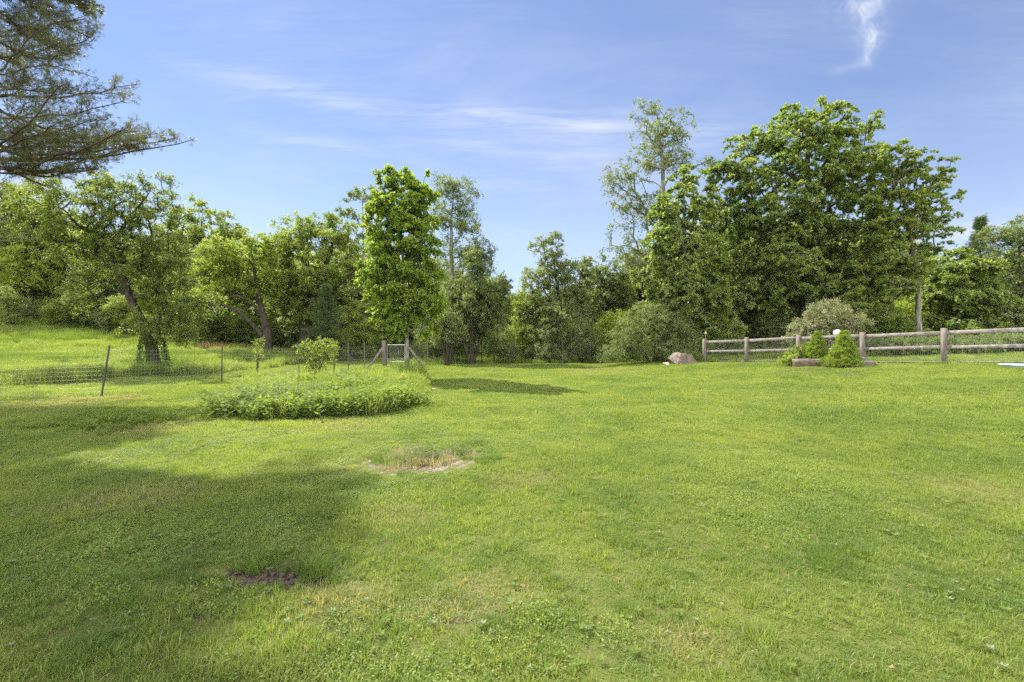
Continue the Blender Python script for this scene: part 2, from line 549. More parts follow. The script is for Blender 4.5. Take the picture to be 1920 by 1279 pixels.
# ------------------------------------------------------------------ ground
BARE = [  # x, y, rx, ry, strength, kind (0 sandy, 1 dark soil)
    (PX(790, 6.0), 6.1, .60, .60, 1.0, 0), (PX(860, 6.15), 6.3, .22, .25, .8, 0), (PX(905, 6.0), 6.05, .18, .16, .75, 0), (PX(745, 6.15), 6.15, .32, .22, .9, 0),
    (PX(510, 3.15), 3.15, .32, .13, 1.0, 1), (PX(565, 3.08), 3.08, .24, .14, 1.0, 1), (PX(385, 2.68), 2.68, .12, .05, .5, 1), (PX(460, 3.24), 3.24, .09, .05, .8, 1),
    (PX(1570, 3.28), 3.28, .13, .06, .8, 1), (PX(1810, 5.9), 5.9, .16, .09, .35, 0), (PX(1790, 3.0), 3.0, .12, .04, .35, 1),
    (PX(690, 5.1), 5.05, .16, .12, .6, 1), (PX(230, 8.3), 8.2, .35, .5, .9, 1), (PX(845, 2.55), 2.55, .1, .05, .5, 1),
    (PX(190, 12.8), 12.7, .5, .35, .9, 0), (PX(60, 11.6), 11.5, 2.6, .4, .6, 0), (PX(330, 14.8), 14.9, 1.6, .35, .5, 0), (PX(480, 18.6), 18.4, 1.2, .4, .6, 0), (PX(540, 20.0), 19.7, 1.0, .3, .6, 0),
    (PX(1510, 17.0), 17.0, 1.0, 1.0, .7, 1), (PX(1590, 15.3), 15.0, .8, .5, .7, 1),
]


def bare_field(x, y, only=None, grow=1.0):
    f = np.zeros_like(np.asarray(x, float))
    wob = 0.22 * np.sin(x * 21 + 3 * np.sin(y * 13)) + 0.22 * np.sin(y * 27 + 2.5 * np.sin(x * 17)) + 0.15 * np.sin(x * 57 + y * 43)
    for (bx, by, rx, ry, s, k) in BARE:
        if only is not None and k != only: continue
        d = np.sqrt(((x - bx) / (rx*grow)) ** 2 + ((y - by) / (ry*grow)) ** 2) + wob
        f = np.maximum(f, s * (1 - sstep(d, 0.7, 1.15)))
    return f


def ground_mesh():
    def axis(a):
        return np.array(a)
    near = np.arange(-4, 4.001, 0.05)
    xs = np.concatenate([-np.geomspace(400, 30, 24), np.arange(-29.5, -4.01, 0.5), near, np.arange(4.5, 29.6, 0.5), np.geomspace(30, 400, 24)])
    ys = np.concatenate([-np.geomspace(60, 2, 12), np.arange(-1.5, 1.5, 0.5), np.arange(1.5, 9.001, 0.05), np.arange(9.25, 60, 0.5), np.geomspace(60, 900, 24)])
    X, Y = np.meshgrid(xs, ys)
    Z = H(X, Y)
    Z = Z - 0.03 * bare_field(X, Y)
    Vv = np.stack([X, Y, Z], -1).reshape(-1, 3)
    nx, ny = len(xs), len(ys)
    i = np.arange(ny - 1)[:, None] * nx + np.arange(nx - 1)[None, :]
    q = np.stack([i, i + 1, i + nx + 1, i + nx], -1).reshape(-1, 4)
    x, y = Vv[:, 0], Vv[:, 1]
    return mesh_np('ground', Vv, quads=q, smooth=True, attrs={'bare': bare_field(x, y, 0), 'earth': bare_field(x, y, 1)})


def ground_mat():
    m, t = new_mat('ground')
    n1 = pos_noise(t, 0.42, 4, 0.6)
    n2 = pos_noise(t, 14, 5, 0.7)
    n3 = pos_noise(t, 60, 5, 0.75)
    col = mixc(t, ramp(t, n1, 0.35, 0.65), (0.07, 0.10, 0.022), (0.12, 0.14, 0.03))
    col = mixc(t, ramp(t, n2, 0.45, 0.7), col, (0.13, 0.11, 0.045))
    a = N(t, 'ShaderNodeAttribute', attribute_name='bare')
    sand = mixc(t, ramp(t, n2, 0.4, 0.65), (0.15, 0.12, 0.09), (0.30, 0.255, 0.205))
    col = mixc(t, ramp(t, a.outputs['Fac'], 0.15, 0.45), col, sand)
    b_ = N(t, 'ShaderNodeAttribute', attribute_name='earth')
    soil = mixc(t, ramp(t, n2, 0.35, 0.65), (0.050, 0.037, 0.027), (0.125, 0.095, 0.07))
    col = mixc(t, ramp(t, b_.outputs['Fac'], 0.02, 0.3), col, soil)
    p = N(t, 'ShaderNodeBsdfPrincipled')
    t.links.new(col, p.inputs['Base Color'])
    p.inputs['Roughness'].default_value = 0.95
    p.inputs['Specular IOR Level'].default_value = 0.1
    b = N(t, 'ShaderNodeBump')
    b.inputs['Strength'].default_value = 1.0
    b.inputs['Distance'].default_value = 0.015
    t.links.new(mathn(t, 'ADD', n2, mathn(t, 'MULTIPLY', n3, 0.5)), b.inputs['Height'])
    t.links.new(b.outputs[0], p.inputs['Normal'])
    o = N(t, 'ShaderNodeOutputMaterial')
    t.links.new(p.outputs[0], o.inputs['Surface'])
    return m


g = obj('ground', ground_mesh(), ground_mat())
tag(g, 'gently rolling grassy ground with bare soil spots', 'ground', kind='structure')


# ------------------------------------------------------------------ blades and leaves
def blades_mesh(name, r, n, size, hmin, hmax, width, lean=0.5, round_=False, curve=0.5, clusters=0):
    """n curved grass blades on a size x size patch: tapering two-segment blades"""
    x = r.uniform(-size/2, size/2, n); y = r.uniform(-size/2, size/2, n)
    if round_:
        a = r.uniform(0, 2*math.pi, n); rr = size/2 * np.sqrt(r.uniform(0, 1, n)) * 0.9
        x, y = rr*np.cos(a), rr*np.sin(a)
    h = r.uniform(hmin, hmax, n)
    a = r.uniform(0, 2*math.pi, n)
    if clusters:
        cx, cy = r.uniform(-size/2, size/2, clusters), r.uniform(-size/2, size/2, clusters)
        cs = r.uniform(.55, 1.35, clusters)
        k = r.randint(0, clusters, n)
        loose = r.uniform(0, 1, n) < .25
        sp = size*.045
        dx, dy = r.normal(0, sp, n), r.normal(0, sp, n)
        x = np.where(loose, x, cx[k] + dx); y = np.where(loose, y, cy[k] + dy)
        h = h*np.where(loose, .8, cs[k])
        a = np.where(loose, a, np.arctan2(dy, dx) + r.normal(0, .7, n))
    if round_:
        a = np.arctan2(y, x) + r.normal(0, .6, n)
    ln = np.abs(r.normal(0, lean, n))
    d = np.stack([np.cos(a), np.sin(a), np.zeros(n)], -1)
    b = a + math.pi/2 + r.normal(0, 0.8, n)
    s = np.stack([np.cos(b), np.sin(b), np.zeros(n)], -1)
    base = np.stack([x, y, np.full(n, -0.01)], -1)
    up = np.array([0, 0, 1.0])
    mid = base + (up * (h * 0.55)[:, None]) + d * (h * ln * 0.3)[:, None]
    tip = base + up * (h / np.sqrt(1 + ln**2 * curve))[:, None] + d * (h * ln)[:, None]
    w = width * r.uniform(0.6, 1.3, n)
    V_ = np.stack([base - s*w[:, None]/2, base + s*w[:, None]/2, mid + s*w[:, None]*0.42, mid - s*w[:, None]*0.42, tip], 1)
    k = np.arange(n)[:, None] * 5
    q = k + np.array([[0, 1, 2, 3]])
    t_ = k + np.array([[3, 2, 4]])
    var = np.repeat(r.uniform(0, 1, n), 5)
    Vv = V_.reshape(-1, 3)
    return mesh_np(name, Vv, quads=q, tris=t_, attrs={'var': var})


def quads_leaves(Pb, D, Nn, L, W, fold=0.12, r=None):
    """leaf = diamond quad folded at the midrib"""
    S = nrm(np.cross(D, Nn))
    Nn = np.cross(S, D)
    L = np.broadcast_to(L, (len(Pb),))[:, None]; W = np.broadcast_to(W, (len(Pb),))[:, None]
    mid = Pb + D * L * 0.45 + Nn * (L * fold)
    V_ = np.stack([Pb, mid + S*W/2 - Nn*(L*fold*1.6), Pb + D*L, mid - S*W/2 - Nn*(L*fold*1.6)], 1)
    return V_.reshape(-1, 3)


def leaves_mesh(name, Pb, D, Nn, L, W, var, fold=0.12):
    V_ = quads_leaves(Pb, D, Nn, L, W, fold)
    q = np.arange(len(Pb) * 4).reshape(-1, 4)
    return mesh_np(name, V_, quads=q, attrs={'var': np.repeat(var, 4)})


def plant_patch(name, r, size, n_stems, h, leafL, leafW, per, spread=0.5, clover=False):
    """leafy stems"""
    x = r.uniform(-size/2, size/2, n_stems); y = r.uniform(-size/2, size/2, n_stems)
    hh = h * r.uniform(0.5, 1.15, n_stems)
    Pn, Dn, Nn_ = [], [], []
    for i in range(n_stems):
        la = r.uniform(0, 2*math.pi); le = r.uniform(0, 0.45)
        for k in range(per):
            t_ = (k + 1) / per
            p = np.array([x[i] + math.cos(la)*le*hh[i]*t_, y[i] + math.sin(la)*le*hh[i]*t_, hh[i]*t_])
            a = k * 2.4 + r.uniform(0, 1)
            d = nrm(np.array([math.cos(a), math.sin(a), r.uniform(-.1, .7)]))
            Pn.append(p); Dn.append(d); Nn_.append(nrm(np.array([r.normal(0, .35), r.normal(0, .35), 1.0])))
    Pn, Dn, Nn_ = map(np.array, (Pn, Dn, Nn_))
    n = len(Pn)
    return leaves_mesh(name, Pn, Dn, Nn_, leafL * r.uniform(.6, 1.2, n), leafW * r.uniform(.6, 1.2, n), r.uniform(0, 1, n))


def hidden_collection(name, meshes, mat):
    c = bpy.data.collections.new(name)
    for i, me in enumerate(meshes):
        if isinstance(mat, (list, tuple)):
            mm = mat[i]
        else:
            mm = mat
        if len(me.materials) == 0:
            me.materials.append(mm)
        o = bpy.data.objects.new('%s_%02d' % (name, i), me)
        c.objects.link(o)
    return c


def scatter(name, coll, pts, rotz, scl, idx, label, cat, tilt=None, kind='stuff'):
    me = bpy.data.meshes.new(name)
    n = len(pts)
    me.vertices.add(n)
    me.vertices.foreach_set('co', np.asarray(pts, np.float32).ravel())
    rot = np.zeros((n, 3), np.float32)
    rot[:, 2] = rotz
    if tilt is not None:
        rot[:, 0] = tilt[:, 0]; rot[:, 1] = tilt[:, 1]
    at = me.attributes.new('rot', 'FLOAT_VECTOR', 'POINT'); at.data.foreach_set('vector', rot.ravel())
    sc = np.asarray(scl, np.float32)
    if sc.ndim == 1: sc = np.repeat(sc[:, None], 3, 1)
    at = me.attributes.new('scl', 'FLOAT_VECTOR', 'POINT'); at.data.foreach_set('vector', np.ascontiguousarray(sc).ravel())
    at = me.attributes.new('idx', 'INT', 'POINT'); at.data.foreach_set('value', np.asarray(idx, np.int32))
    me.update()
    o = bpy.data.objects.new(name, me)
    COL.objects.link(o)
    ng = bpy.data.node_groups.new(name + '_scatter', 'GeometryNodeTree')
    ng.interface.new_socket('Geometry', in_out='INPUT', socket_type='NodeSocketGeometry')
    ng.interface.new_socket('Geometry', in_out='OUTPUT', socket_type='NodeSocketGeometry')
    gi = ng.nodes.new('NodeGroupInput'); go = ng.nodes.new('NodeGroupOutput')
    ip = ng.nodes.new('GeometryNodeInstanceOnPoints')
    ci = ng.nodes.new('GeometryNodeCollectionInfo')
    ci.inputs['Collection'].default_value = coll
    ci.inputs['Separate Children'].default_value = True
    ci.inputs['Reset Children'].default_value = True
    ip.inputs['Pick Instance'].default_value = True

    def named(nm, ty):
        a = ng.nodes.new('GeometryNodeInputNamedAttribute')
        a.data_type = ty
        a.inputs['Name'].default_value = nm
        return a.outputs['Attribute']
    ng.links.new(gi.outputs[0], ip.inputs['Points'])
    ng.links.new(ci.outputs[0], ip.inputs['Instance'])
    ng.links.new(named('idx', 'INT'), ip.inputs['Instance Index'])
    er = ng.nodes.new('FunctionNodeEulerToRotation')
    ng.links.new(named('rot', 'FLOAT_VECTOR'), er.inputs[0])
    ng.links.new(er.outputs[0], ip.inputs['Rotation'])
    ng.links.new(named('scl', 'FLOAT_VECTOR'), ip.inputs['Scale'])
    ng.links.new(ip.outputs[0], go.inputs[0])
    md = o.modifiers.new('scatter', 'NODES')
    md.node_group = ng
    return tag(o, label, cat, kind=kind)


# fence line on the left / back of the lawn (x, y)
WIRE_PTS = [(-15.2, 10.3), (-11.0, 12.86), (-10.46, 17.3), (-8.7, 19.6), (-7.95, 23.3), (-7.6, 26.0), (-7.14, 27.0)]
BACK_PTS = [(-5.75, 26.2), (-5.2, 29.6), (-2.0, 31.6), (1.6, 31.5), (5.0, 30.5), (8.3, 27.2), (9.9, 24.7)]
RAIL_PTS = [(9.9, 24.7), (11.02, 22.52), (12.15, 20.35), (13.28, 18.17), (14.4, 16.0), (15.52, 13.82)]
LINE = WIRE_PTS + BACK_PTS + RAIL_PTS + [(20, 5), (24, -3)]
_lx = [(-30, -2), (-22, 6)] + LINE


def inside_lawn(x, y):
    """True for points on the mown side of the fences (polygon test)"""
    poly = np.array(_lx + [(24, -10), (-30, -10)])
    x = np.asarray(x); y = np.asarray(y)
    inside = np.zeros(x.shape, bool)
    n = len(poly)
    j = n - 1
    for i in range(n):
        xi, yi = poly[i]; xj, yj = poly[j]
        c = ((yi > y) != (yj > y)) & (x < (xj - xi) * (y - yi) / (yj - yi + 1e-12) + xi)
        inside ^= c
        j = i
    return inside


BED = np.array([(-5.9, 9.2), (-5.2, 9.0), (-4.0, 9.2), (-2.75, 9.9), (-2.15, 11.2), (-2.3, 13.5), (-3.1, 17.5), (-3.9, 20.3), (-5.6, 20.6), (-6.0, 18.2), (-6.9, 16.6), (-7.2, 14.2), (-6.5, 11.0)])


def in_poly(poly, x, y, grow=0.0):
    c = poly.mean(0)
    p = c + (poly - c) * (1 + grow)
    inside = np.zeros(np.shape(x), bool)
    j = len(p) - 1
    for i in range(len(p)):
        xi, yi = p[i]; xj, yj = p[j]
        cc = ((yi > y) != (yj > y)) & (x < (xj - xi) * (y - yi) / (yj - yi + 1e-12) + xi)
        inside ^= cc
        j = i
    return inside


def grid_points(r, y0, y1, step, xmarg=2.2, tan=1.10):
    out = []
    y = y0
    while y < y1:
        hx = tan * y + xmarg
        xs = np.arange(-hx, hx, step)
        out.append(np.stack([xs + r.uniform(-.5, .5, len(xs)) * step, np.full(len(xs), y) + r.uniform(-.5, .5, len(xs)) * step], -1))
        y += step
    return np.concatenate(out)


def cheap_noise(x, y, s, seed=0):
    r = rs(seed)
    f = np.zeros_like(x)
    for k in range(6):
        a = r.uniform(0, 2*math.pi); w = s * r.uniform(.6, 2.2)
        f += np.sin((x*math.cos(a) + y*math.sin(a)) * w + r.uniform(0, 6.28)) * r.uniform(.5, 1)
    return f / 2.6


def make_lawn():
    r = rs(11)
    near = [blades_mesh('lawn_near', rs(i), 520, 0.27, 0.018, 0.054, 0.0042, 0.85, clusters=26) for i in range(6)]
    far = [blades_mesh('lawn_far', rs(20+i), 400, 0.5, 0.028, 0.062, 0.009, 0.8, clusters=30) for i in range(4)]
    tall = [blades_mesh('lawn_tuft', rs(40+i), 150, 0.2, 0.05, 0.105, 0.0042, 0.7, True) for i in range(3)]
    clo = [plant_patch('lawn_clover', rs(60+i), 0.26, 70, 0.036, 0.014, 0.013, 3) for i in range(3)]
    coll = hidden_collection('lawn_source', near + far + tall + clo, [M['lawn']]*13 + [M['clover']]*3)
    pts, idx, scl = [], [], []
    p = grid_points(r, 0.5, 8.0, 0.145)
    nz = cheap_noise(p[:, 0], p[:, 1], 1.6, 5)
    b = np.max([bare_field(p[:, 0] + ox_, p[:, 1] + oy_, None, 1.08) for ox_, oy_ in ((0, 0), (.07, 0), (-.07, 0), (0, .08), (0, -.05))], axis=0)
    keep = (r.uniform(0, 1, len(p)) > b * 1.25) & inside_lawn(p[:, 0], p[:, 1])
    p, nz = p[keep], nz[keep]
    pts.append(p); idx.append(r.randint(0, 6, len(p)))
    hs = 0.86 + 0.30 * nz + 0.22*cheap_noise(p[:, 0], p[:, 1], 6.0, 55) + r.uniform(-.38, .38, len(p))
    scl.append(np.stack([np.ones(len(p)), np.ones(len(p)), np.clip(hs, .35, 1.7)], -1))
    # clover mixed into patches
    q = p + r.uniform(-.07, .07, p.shape)
    cn = cheap_noise(q[:, 0], q[:, 1], 1.1, 9)
    k = (cn + r.uniform(-.5, .5, len(q)) > 0.35)
    q = q[k]
    pts.append(q); idx.append(r.randint(13, 16, len(q)))
    scl.append(np.stack([np.ones(len(q))]*3, -1) * r.uniform(.7, 1.15, (len(q), 1)))
    # longer tufts
    q = grid_points(r, 1.5, 20, 0.30)
    tn = cheap_noise(q[:, 0], q[:, 1], 2.2, 21)
    k = (tn + r.uniform(-.5, .5, len(q)) > 0.75) & inside_lawn(q[:, 0], q[:, 1]) & (bare_field(q[:, 0], q[:, 1]) < .3)
    q = q[k]
    pts.append(q); idx.append(r.randint(10, 13, len(q)))
    scl.append(np.repeat(r.uniform(.55, 1.05, len(q))[:, None], 3, 1))
    # farther lawn
    q = grid_points(r, 8.0, 34, 0.27)
    k = inside_lawn(q[:, 0], q[:, 1]) & (r.uniform(0, 1, len(q)) > bare_field(q[:, 0], q[:, 1]))
    q = q[k]
    nz = cheap_noise(q[:, 0], q[:, 1], 1.3, 5)
    pts.append(q); idx.append(r.randint(6, 10, len(q)))
    scl.append(np.stack([np.ones(len(q)), np.ones(len(q)), np.clip(.9 + .3*nz + .2*cheap_noise(q[:, 0], q[:, 1], 4.0, 56), .4, 1.5)], -1))
    pts = np.concatenate(pts); idx = np.concatenate(idx); scl = np.concatenate(scl)
    z = H(pts[:, 0], pts[:, 1])
    pts = np.column_stack([pts, z])
    scatter('lawn_grass', coll, pts, r.uniform(0, 6.28, len(pts)), scl, idx,
            'mown green lawn grass with clover and dry spots in the foreground', 'grass')


make_lawn()


def make_dark_tufts():
    """darker tussocks of coarse grass in the lawn"""
    r = rs(77)
    src = hidden_collection('tussock_source', [blades_mesh('tussock', rs(80+i), 260, 0.30, 0.05, 0.10, 0.005, 0.8, True) for i in range(3)], M['darkgrass'])
    spots = [(1565, 3.35, .22, 10), (1575, 3.45, .3, 8), (1265, 12.5, .5, 8), (1700, 8.3, .7, 6), (1770, 3.05, .2, 3),
             (1210, 9.8, .4, 4), (1300, 7.9, .5, 4), (905, 5.95, .12, 4), (725, 6.25, .3, 6), (690, 5.15, .3, 6), (930, 3.1, .3, 3), (470, 3.35, .3, 4), (600, 3.3, .2, 6), (445, 2.7, .3, 4),
             (1610, 13.3, .5, 8), (1720, 11.5, 1., 10), (1480, 9.0, .8, 8), (1820, 6.4, .5, 5), (740, 4.6, .4, 4), (960, 8.5, .5, 5), (880, 4.5, .3, 3), (230, 2.35, .3, 6), (120, 3.0, .5, 8)]
    P_, S_ = [], []
    for px, Y, sp, n in spots:
        for _ in range(n):
            x = PX(px, Y) + r.normal(0, sp*.6); y = Y + r.normal(0, sp*.5)
            P_.append((x, y, Hf(x, y))); S_.append(r.uniform(.35, .75))
    for _ in range(150):
        Yq = 2.4*math.exp(r.uniform(0, 2.3)); x = r.uniform(-1.05, 1.05)*Yq
        if not inside_lawn(np.array([x]), np.array([Yq]))[0]: continue
        for _ in range(r.randint(1, 4)):
            xx, yy2 = x + r.normal(0, .10), Yq + r.normal(0, .08)
            P_.append((xx, yy2, Hf(xx, yy2))); S_.append(r.uniform(.22, .6))
    n = len(P_)
    scatter('coarse_grass', src, P_, r.uniform(0, 6.28, n), np.array(S_), r.randint(0, 3, n),
            'darker coarse grass tussocks scattered over the mown lawn', 'grass')


make_dark_tufts()


def make_lawn_weeds():
    """flat rosettes of broad leaves and a few fallen dry leaves"""
    r = rs(78)
    ros = []
    for i in range(3):
        q = rs(790+i); n = 11
        a = np.arange(n)*2.4; e = q.uniform(.15, .5, n)
        D = nrm(np.column_stack([np.cos(a), np.sin(a), e]))
        me = leaves_mesh('rosette', np.column_stack([np.cos(a)*.006, np.sin(a)*.006, np.full(n, .02)]), D, nrm(np.column_stack([-np.cos(a)*e, -np.sin(a)*e, np.ones(n)])), .055*q.uniform(.6, 1.2, n), .020*q.uniform(.7, 1.3, n), q.uniform(0, 1, n))
        ros.append(me)
    q = rs(799); n = 1
    dl = [leaves_mesh('fallen_leaf', np.array([[-.02, 0, .045]]), np.array([[1., 0, .2]]), np.array([[0., .3, 1.]]), .045, .03, np.array([.5]), .2)]
    dm = simple_mat('fallen_leaf', (0.16, 0.10, 0.05), (0.30, 0.21, 0.12), 4, 0.8)
    src = hidden_collection('lawn_weed_source', ros + dl, [M['bed'], M['bed_grey'], M['bed'], dm])
    P_, I_, S_ = [], [], []
    for _ in range(420):
        Yq = 2.1*math.exp(r.uniform(0, 1.5)); x = r.uniform(-1.05, 1.05)*Yq
        k = r.uniform() < .08
        P_.append((x, Yq, Hf(x, Yq) + (0 if k else .015))); I_.append(3 if k else r.randint(0, 3)); S_.append(r.uniform(.35, .62) if not k else r.uniform(.5, .9))
    n = len(P_)
    scatter('lawn_weeds', src, P_, r.uniform(0, 6.28, n), np.array(S_), I_, 'small broad-leaved weeds and dry fallen leaves scattered through the near lawn', 'weeds')


make_lawn_weeds()


def make_meadow():
    r = rs(5)
    m1 = [blades_mesh('meadow', rs(100+i), 420, 0.7, 0.12, 0.50, 0.012, 0.4) for i in range(5)]
    m2 = [blades_mesh('short_meadow', rs(110+i), 420, 0.6, 0.04, 0.13, 0.010, 0.6) for i in range(3)]
    m3 = [blades_mesh('seed_stalks', rs(120+i), 60, 0.7, 0.45, 0.72, 0.010, 0.2) for i in range(2)]
    m4 = [plant_patch('meadow_forb', rs(130+i), 0.6, 26, 0.40, 0.075, 0.035, 8) for i in range(3)]
    m5 = [blades_mesh('meadow_tussock', rs(135+i), 300, 0.6, 0.2, 0.65, 0.014, 0.4, True) for i in range(2)]
    coll = hidden_collection('meadow_source', m1 + m2 + m3 + m4 + m5, [M['meadow']]*8 + [M['seedhead']]*2 + [M['bed_grey'], M['lime'], M['bed'], M['darkgrass'], M['darkgrass']])
    pts, idx, scl = [], [], []
    q = grid_points(r, 9, 60, 0.42, 3.0, 1.15)
    k = ~inside_lawn(q[:, 0], q[:, 1]) & (q[:, 0] < -1.0 - 0.0 * q[:, 1]) & ((q[:, 1] < 58))
    k &= ~((q[:, 0] > -7.6) & (q[:, 1] > 34))
    q = q[k]
    # distance outside the fence: strip by the wire is short
    wl = np.array(WIRE_PTS)
    d = np.full(len(q), 99.)
    for a, b in zip(wl[:-1], wl[1:]):
        ab = b - a
        t_ = np.clip(((q - a) @ ab) / (ab @ ab), 0, 1)
        d = np.minimum(d, np.linalg.norm(q - (a + t_[:, None]*ab), axis=1))
    nz = cheap_noise(q[:, 0], q[:, 1], .55, 3)
    short = (d < 1.1 + .5*nz) | ((q[:, 0] > -17 + nz*2) & (q[:, 1] < 27 + nz*2) & (d < 5)) | ((q[:, 0] > -13) & (q[:, 1] < 40))
    idm = np.where(short, r.randint(5, 8, len(q)), r.randint(0, 5, len(q)))
    pts.append(q); idx.append(idm)
    s = np.clip(.85 + .35*nz + .3*cheap_noise(q[:, 0], q[:, 1], 1.7, 64) + r.uniform(-.25, .25, len(q)), .35, 1.9)
    s = np.where(short, s, s * (0.55 + 0.45 * sstep(d, 1.0, 6)))
    scl.append(np.column_stack([np.ones(len(q)), np.ones(len(q)), s]))
    k = (~short) & (cheap_noise(q[:, 0], q[:, 1], .8, 33) + r.uniform(-.4, .4, len(q)) > .35)
    f = q[k]
    pts.append(f); idx.append(r.randint(10, 13, len(f))); scl.append(np.repeat(r.uniform(.6, 1.2, len(f))[:, None], 3, 1))
    k = (~short) & (cheap_noise(q[:, 0], q[:, 1], .55, 71) + r.uniform(-.25, .25, len(q)) > .45)
    f = q[k]
    pts.append(f + r.uniform(-.2, .2, f.shape)); idx.append(r.randint(13, 15, len(f))); scl.append(np.repeat(r.uniform(.7, 1.3, len(f))[:, None], 3, 1))
    k = (~short) & (q[:, 1] > 34) & (q[:, 0] > -.68*q[:, 1]) & (r.uniform(0, 1, len(q)) < .45)
    f = q[k]
    pts.append(f); idx.append(r.randint(8, 10, len(f))); scl.append(np.repeat(r.uniform(.7, 1.1, len(f))[:, None], 3, 1))
    pts = np.concatenate(pts); idx = np.concatenate(idx); scl = np.concatenate(scl)
    pts = np.column_stack([pts, H(pts[:, 0], pts[:, 1])])
    scatter('meadow_grass', coll, pts, r.uniform(0, 6.28, len(pts)), scl, idx,
            'tall unmown yellow-green meadow grass rising beyond the wire fence', 'meadow grass')
    # the ground floor right of / behind the fences
    verge = [blades_mesh('verge', rs(140+i), 300, 0.5, 0.08, 0.3, 0.012, 0.5) for i in range(2)]
    for v in verge: v.materials.append(M['darkgrass'])
    src = hidden_collection('floor_source', m2[:3] + m4[1:3] + verge, None)
    _ = ( [blades_mesh('verge', rs(140+i), 300, 0.5, 0.08, 0.3, 0.012, 0.5) for i in range(0)],
         None)
    q = grid_points(r, 10, 46, 0.5, 3.0, 1.15)
    k = ~inside_lawn(q[:, 0], q[:, 1]) & (q[:, 0] > -7.0)
    q = q[k]
    n = len(q)
    nearfence = r.uniform(0, 1, n) < .35
    # M: source order is alphabetical = creation order
    ii = np.where(nearfence, r.randint(3, 5, n), r.randint(5, 7, n))
    rr_ = (q[:, 0] > 11) & (q[:, 1] < 27)
    ii = np.where(rr_, r.randint(0, 3, n), ii)
    pts = np.column_stack([q, H(q[:, 0], q[:, 1])])
    scatter('undergrowth', src, pts, r.uniform(0, 6.28, n), r.uniform(.7, 1.2, n), ii,
            'low weeds and rough grass under the trees behind the fences', 'undergrowth')


make_meadow()


def make_bed():
    r = rs(8)
    A = [plant_patch('bed_plant', rs(200+i), 0.36, 16, 0.27, 0.085, 0.040, 9) for i in range(4)]
    B = [plant_patch('bed_silver', rs(210+i), 0.34, 22, 0.30, 0.060, 0.016, 14) for i in range(3)]
    C = [blades_mesh('bed_grass', rs(220+i), 170, 0.35, 0.15, 0.40, 0.007, 0.5) for i in range(3)]
    coll = hidden_collection('bed_source', A + B + C, [M['bed']]*4 + [M['bed_grey']]*3 + [M['meadow']]*3)
    xs = r.uniform(-8, -1.5, 3400); ys = r.uniform(8.4, 21.2, 3400)
    wob = 0.20 * cheap_noise(xs, ys, 3.4, 2)
    k = in_poly(BED, xs + wob, ys + wob)
    xs, ys = xs[k], ys[k]
    n = len(xs)
    nz = cheap_noise(xs, ys, .9, 12)
    u0 = r.uniform(0, 1, n)
    left = (xs < -4.6 + .5*nz) & (ys < 12) & (u0 < .55)
    back = ys > 13.5 + nz
    u = r.uniform(0, 1, n)
    idx = np.where((u < .80) | ((ys < 11.5) & (u < .90)), r.randint(0, 4, n), r.randint(7, 10, n))
    idx = np.where(left & (u < .7), r.randint(4, 7, n), idx)
    idx = np.where(back & (u < .45), r.randint(7, 10, n), idx)
    idx = np.where(back & (u > .8) & (xs < -4.5), r.randint(4, 7, n), idx)
    edge = ~in_poly(BED, xs, ys, -0.12)
    s = r.uniform(.6, 1.5, n) * np.where(edge & (ys > 10.5), .65, 1.0) * np.where(ys < 12.5, 1.05, 1.0) * (1 + .35*cheap_noise(xs, ys, 3.5, 44)) * (1 + .15*nz) * np.where((ys < 11) & (xs < -6), .7, 1)
    pts = np.column_stack([xs, ys, H(xs, ys) + 0.0])
    scatter('garden_bed_plants', coll, pts, r.uniform(0, 6.28, n), s, idx,
            'low leafy perennials filling the oblong garden bed left of centre', 'ground cover')
    # rough longer grass left of the bed in the shade
    xs = r.normal(-7.3, .55, 170); ys = r.normal(9.2, .55, 170)
    n = len(xs)
    pts = np.column_stack([xs, ys, H(xs, ys)])
    scatter('bed_edge_weeds', coll, pts, r.uniform(0, 6.28, n), r.uniform(.3, .6, n),
            r.randint(0, 4, n),
            'shaded weedy patch at the left end of the garden bed', 'weeds')


make_bed()


def rock_mesh(name, seed, rx, ry, rz, n=15, cuts=3, sink=0.15):
    """angular boulder: convex hull of points on a rounded block, edges broken and roughened"""
    import bmesh
    r = rs(seed)
    bm = bmesh.new()
    d = nrm(r.normal(0, 1, (n, 3)))
    p = np.sign(d) * np.abs(d)**.55
    p = p / np.maximum(np.abs(p).max(1, keepdims=True), 1e-6) * r.uniform(.82, 1.0, (n, 1))
    p = p*.55 + nrm(p)*.45*r.uniform(.9, 1.1, (n, 1))
    p[:, 0] += .18*p[:, 2]*r.uniform(-1, 1)
    for q in p: bm.verts.new((q[0]*rx, q[1]*ry, q[2]*rz + rz*(1 - 2*sink)))
    res = bmesh.ops.convex_hull(bm, input=bm.verts)
    dead = [v for v in bm.verts if not v.link_faces]
    for v in dead: bm.verts.remove(v)
    if cuts > 1:
        bmesh.ops.bevel(bm, geom=list(bm.edges), offset=.018*min(rx, ry, rz)/.3, segments=1, affect='EDGES')
        bmesh.ops.triangulate(bm, faces=bm.faces)
        bmesh.ops.subdivide_edges(bm, edges=bm.edges, cuts=cuts, use_grid_fill=True)
        k = max(rx, rz)
        for v in bm.verts:
            c = v.co/k
            a = math.sin(c.x*9 + 2*c.z) * math.sin(c.z*13 + 1.7*c.y) + .6*math.sin(c.y*23 + c.x*17)
            v.co += v.normal*(.014*k*a + r.normal(0, .006*k))
    me = bpy.data.meshes.new(name)
    bm.to_mesh(me); bm.free()
    return me


